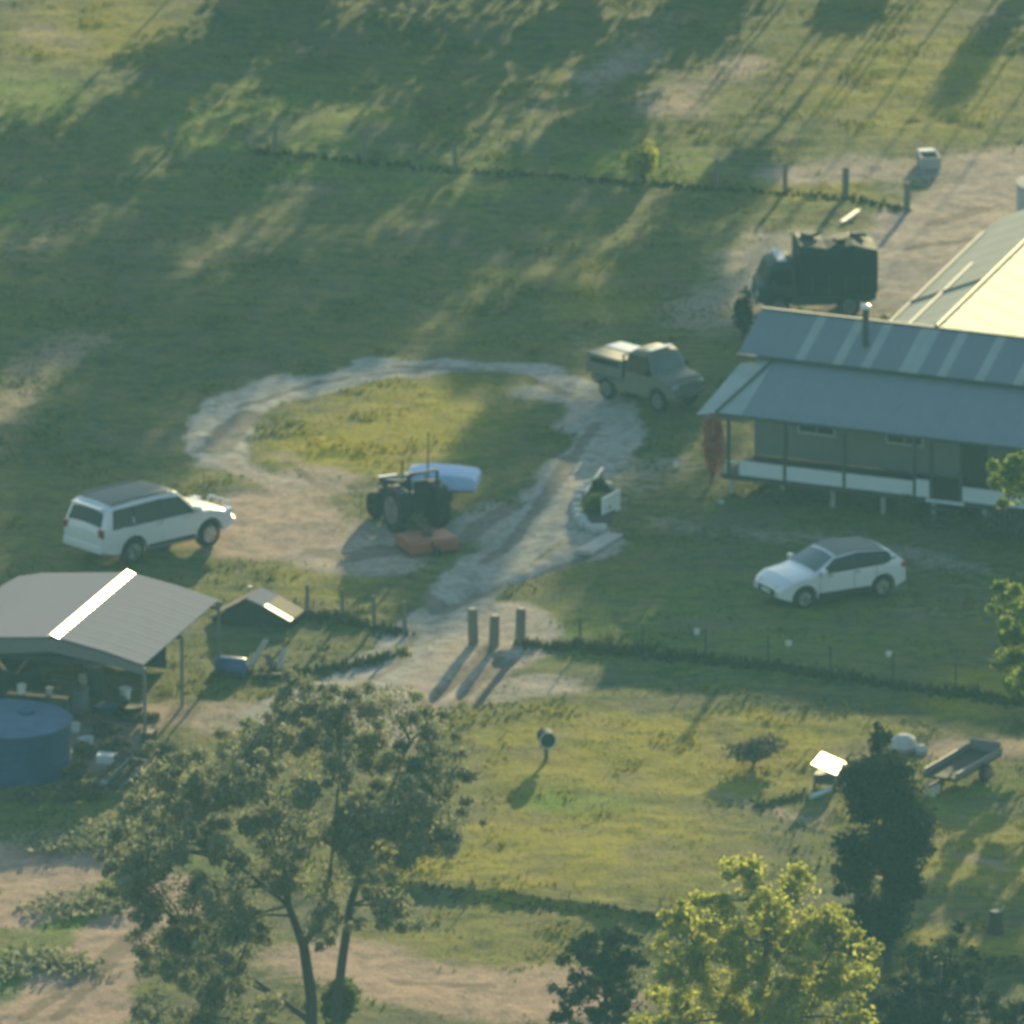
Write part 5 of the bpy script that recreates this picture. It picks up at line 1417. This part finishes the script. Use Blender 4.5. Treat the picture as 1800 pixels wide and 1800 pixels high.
base = put(1562, 1690)
cl = []
g = np.random.default_rng(9)
for k in range(60):
    y = 1305 + (k / 60) ** 0.9 * 345
    half = np.interp(y, [1300, 1340, 1420, 1500, 1560, 1600, 1660], [8, 40, 72, 92, 80, 62, 40])
    if y > 1520 and g.random() < 0.6: continue
    cl.append((1550 + g.uniform(-1, 1) * half * 0.8 + (y - 1450) * 0.06, y, 0.42 if y > 1350 else 0.25))
tree("dark_tree", "dark dense she oak tree standing between the hutch and the flat trailer", base, [[(1562, 1690, 0.13), (1560, 1600, 0.12), (1556, 1480, 0.08), (1550, 1320, 0.02)]], cl, M['leaf_dark'], 0.085, 400, -0.3, 0.36, 61, deep=0.5, nsub=6, spread=0.45, loose=0.9)

base = put(1340, 1960)
cl = [(1200, 1640, .5), (1250, 1600, .55), (1310, 1565, .5), (1360, 1560, .5), (1400, 1600, .55), (1440, 1640, .55), (1480, 1650, .45), (1290, 1650, .6), (1350, 1650, .7), (1410, 1690, .6), (1230, 1690, .6), (1180, 1700, .5),
      (1500, 1700, .5), (1470, 1740, .55), (1530, 1730, .3), (1300, 1720, .7), (1370, 1740, .7), (1160, 1770, .5), (1220, 1770, .6), (1430, 1790, .6), (1510, 1780, .45), (1290, 1800, .7), (1360, 1820, .7), (1200, 1840, .6), (1150, 1830, .4), (1480, 1840, .5), (1330, 1560, .3), (1265, 1570, .25)]
tree("yellow_tree", "leafy yellow green tree glowing in the sun at the bottom", base, [[(1340, 1960, 0.16), (1338, 1850, 0.13), (1345, 1720, 0.09), (1350, 1600, 0.03)], [(1338, 1850, 0.08), (1250, 1720, 0.05), (1220, 1660, 0.02)], [(1338, 1850, 0.08), (1430, 1730, 0.05), (1460, 1670, 0.02)]],
     cl, M['leaf_yellow'], 0.07, 300, 0.1, 0.5, 71, spread=0.62, loose=0.3, nsub=10, deep=1.2)
base = put(1070, 1900)
tree("dark_sapling", "dark bushy sapling left of the yellow tree", base, [[(1070, 1900, 0.09), (1065, 1780, 0.07), (1068, 1650, 0.02)]],
     [(1068, 1620, .3), (1040, 1660, .4), (1095, 1670, .4), (1060, 1700, .5), (1020, 1710, .4), (1100, 1730, .45), (1050, 1760, .5), (1010, 1780, .4), (1100, 1790, .45), (1050, 1830, .5), (1000, 1830, .4)], M['leaf_dark'], 0.08, 330, 0.2, 0.45, 72, loose=0.4, spread=0.75)
base = put(1660, 1900)
tree("dark_sapling", "wide dark bush right of the yellow tree", base, [[(1660, 1900, 0.08), (1655, 1800, 0.06), (1650, 1700, 0.02)]],
     [(1620, 1700, .4), (1590, 1740, .45), (1660, 1710, .45), (1710, 1730, .4), (1640, 1760, .5), (1580, 1790, .5), (1700, 1780, .5), (1760, 1770, .4), (1640, 1820, .5), (1720, 1840, .5), (1790, 1800, .4)], M['leaf_dark'], 0.08, 300, 0.2, 0.45, 73, loose=0.4, spread=0.75)
base = put(1935, 1290)
tree("edge_tree", "yellow green tree reaching in at the right edge before the house", base, [[(1935, 1290, 0.16), (1930, 1180, 0.13), (1925, 1050, 0.09), (1900, 900, 0.03)], [(1930, 1180, 0.07), (1850, 1120, 0.04), (1810, 1080, 0.02)], [(1925, 1050, 0.05), (1840, 900, 0.03), (1785, 850, 0.015)]],
     [(1768, 835, .42), (1792, 865, .42), (1775, 1050, .4), (1770, 1190, .35), (1785, 1110, .35), (1800, 810, .3), (1850, 870, .6), (1800, 1030, .4), (1830, 1080, .5), (1790, 1170, .32), (1800, 1210, .35), (1840, 1180, .5), (1900, 1000, .7), (1900, 1120, .7), (1950, 900, .7), (1930, 820, .6), (1990, 1050, .7), (1860, 960, .45)],
     M['leaf_lime'], 0.09, 480, 0.2, 0.45, 74)

# ------------------------------------------------------------------ haze
hz = MB().box((-1600, -600, -2.0), (1600, 1600, CAM[2] + 6)).build("haze", bpy.data.materials.new("haze_air"))
hm = hz.data.materials[0]
hm.use_nodes = True
hn = hm.node_tree.nodes
hn.remove(hn["Principled BSDF"])
pv = hn.new("ShaderNodeVolumePrincipled")
pv.inputs["Color"].default_value = (0.29, 0.70, 0.98, 1)
pv.inputs["Density"].default_value = 0.000195
pv.inputs["Anisotropy"].default_value = 0.2
hm.node_tree.links.new(pv.outputs[0], hn["Material Output"].inputs["Volume"])
tag(hz, None, None, None, 'stuff')
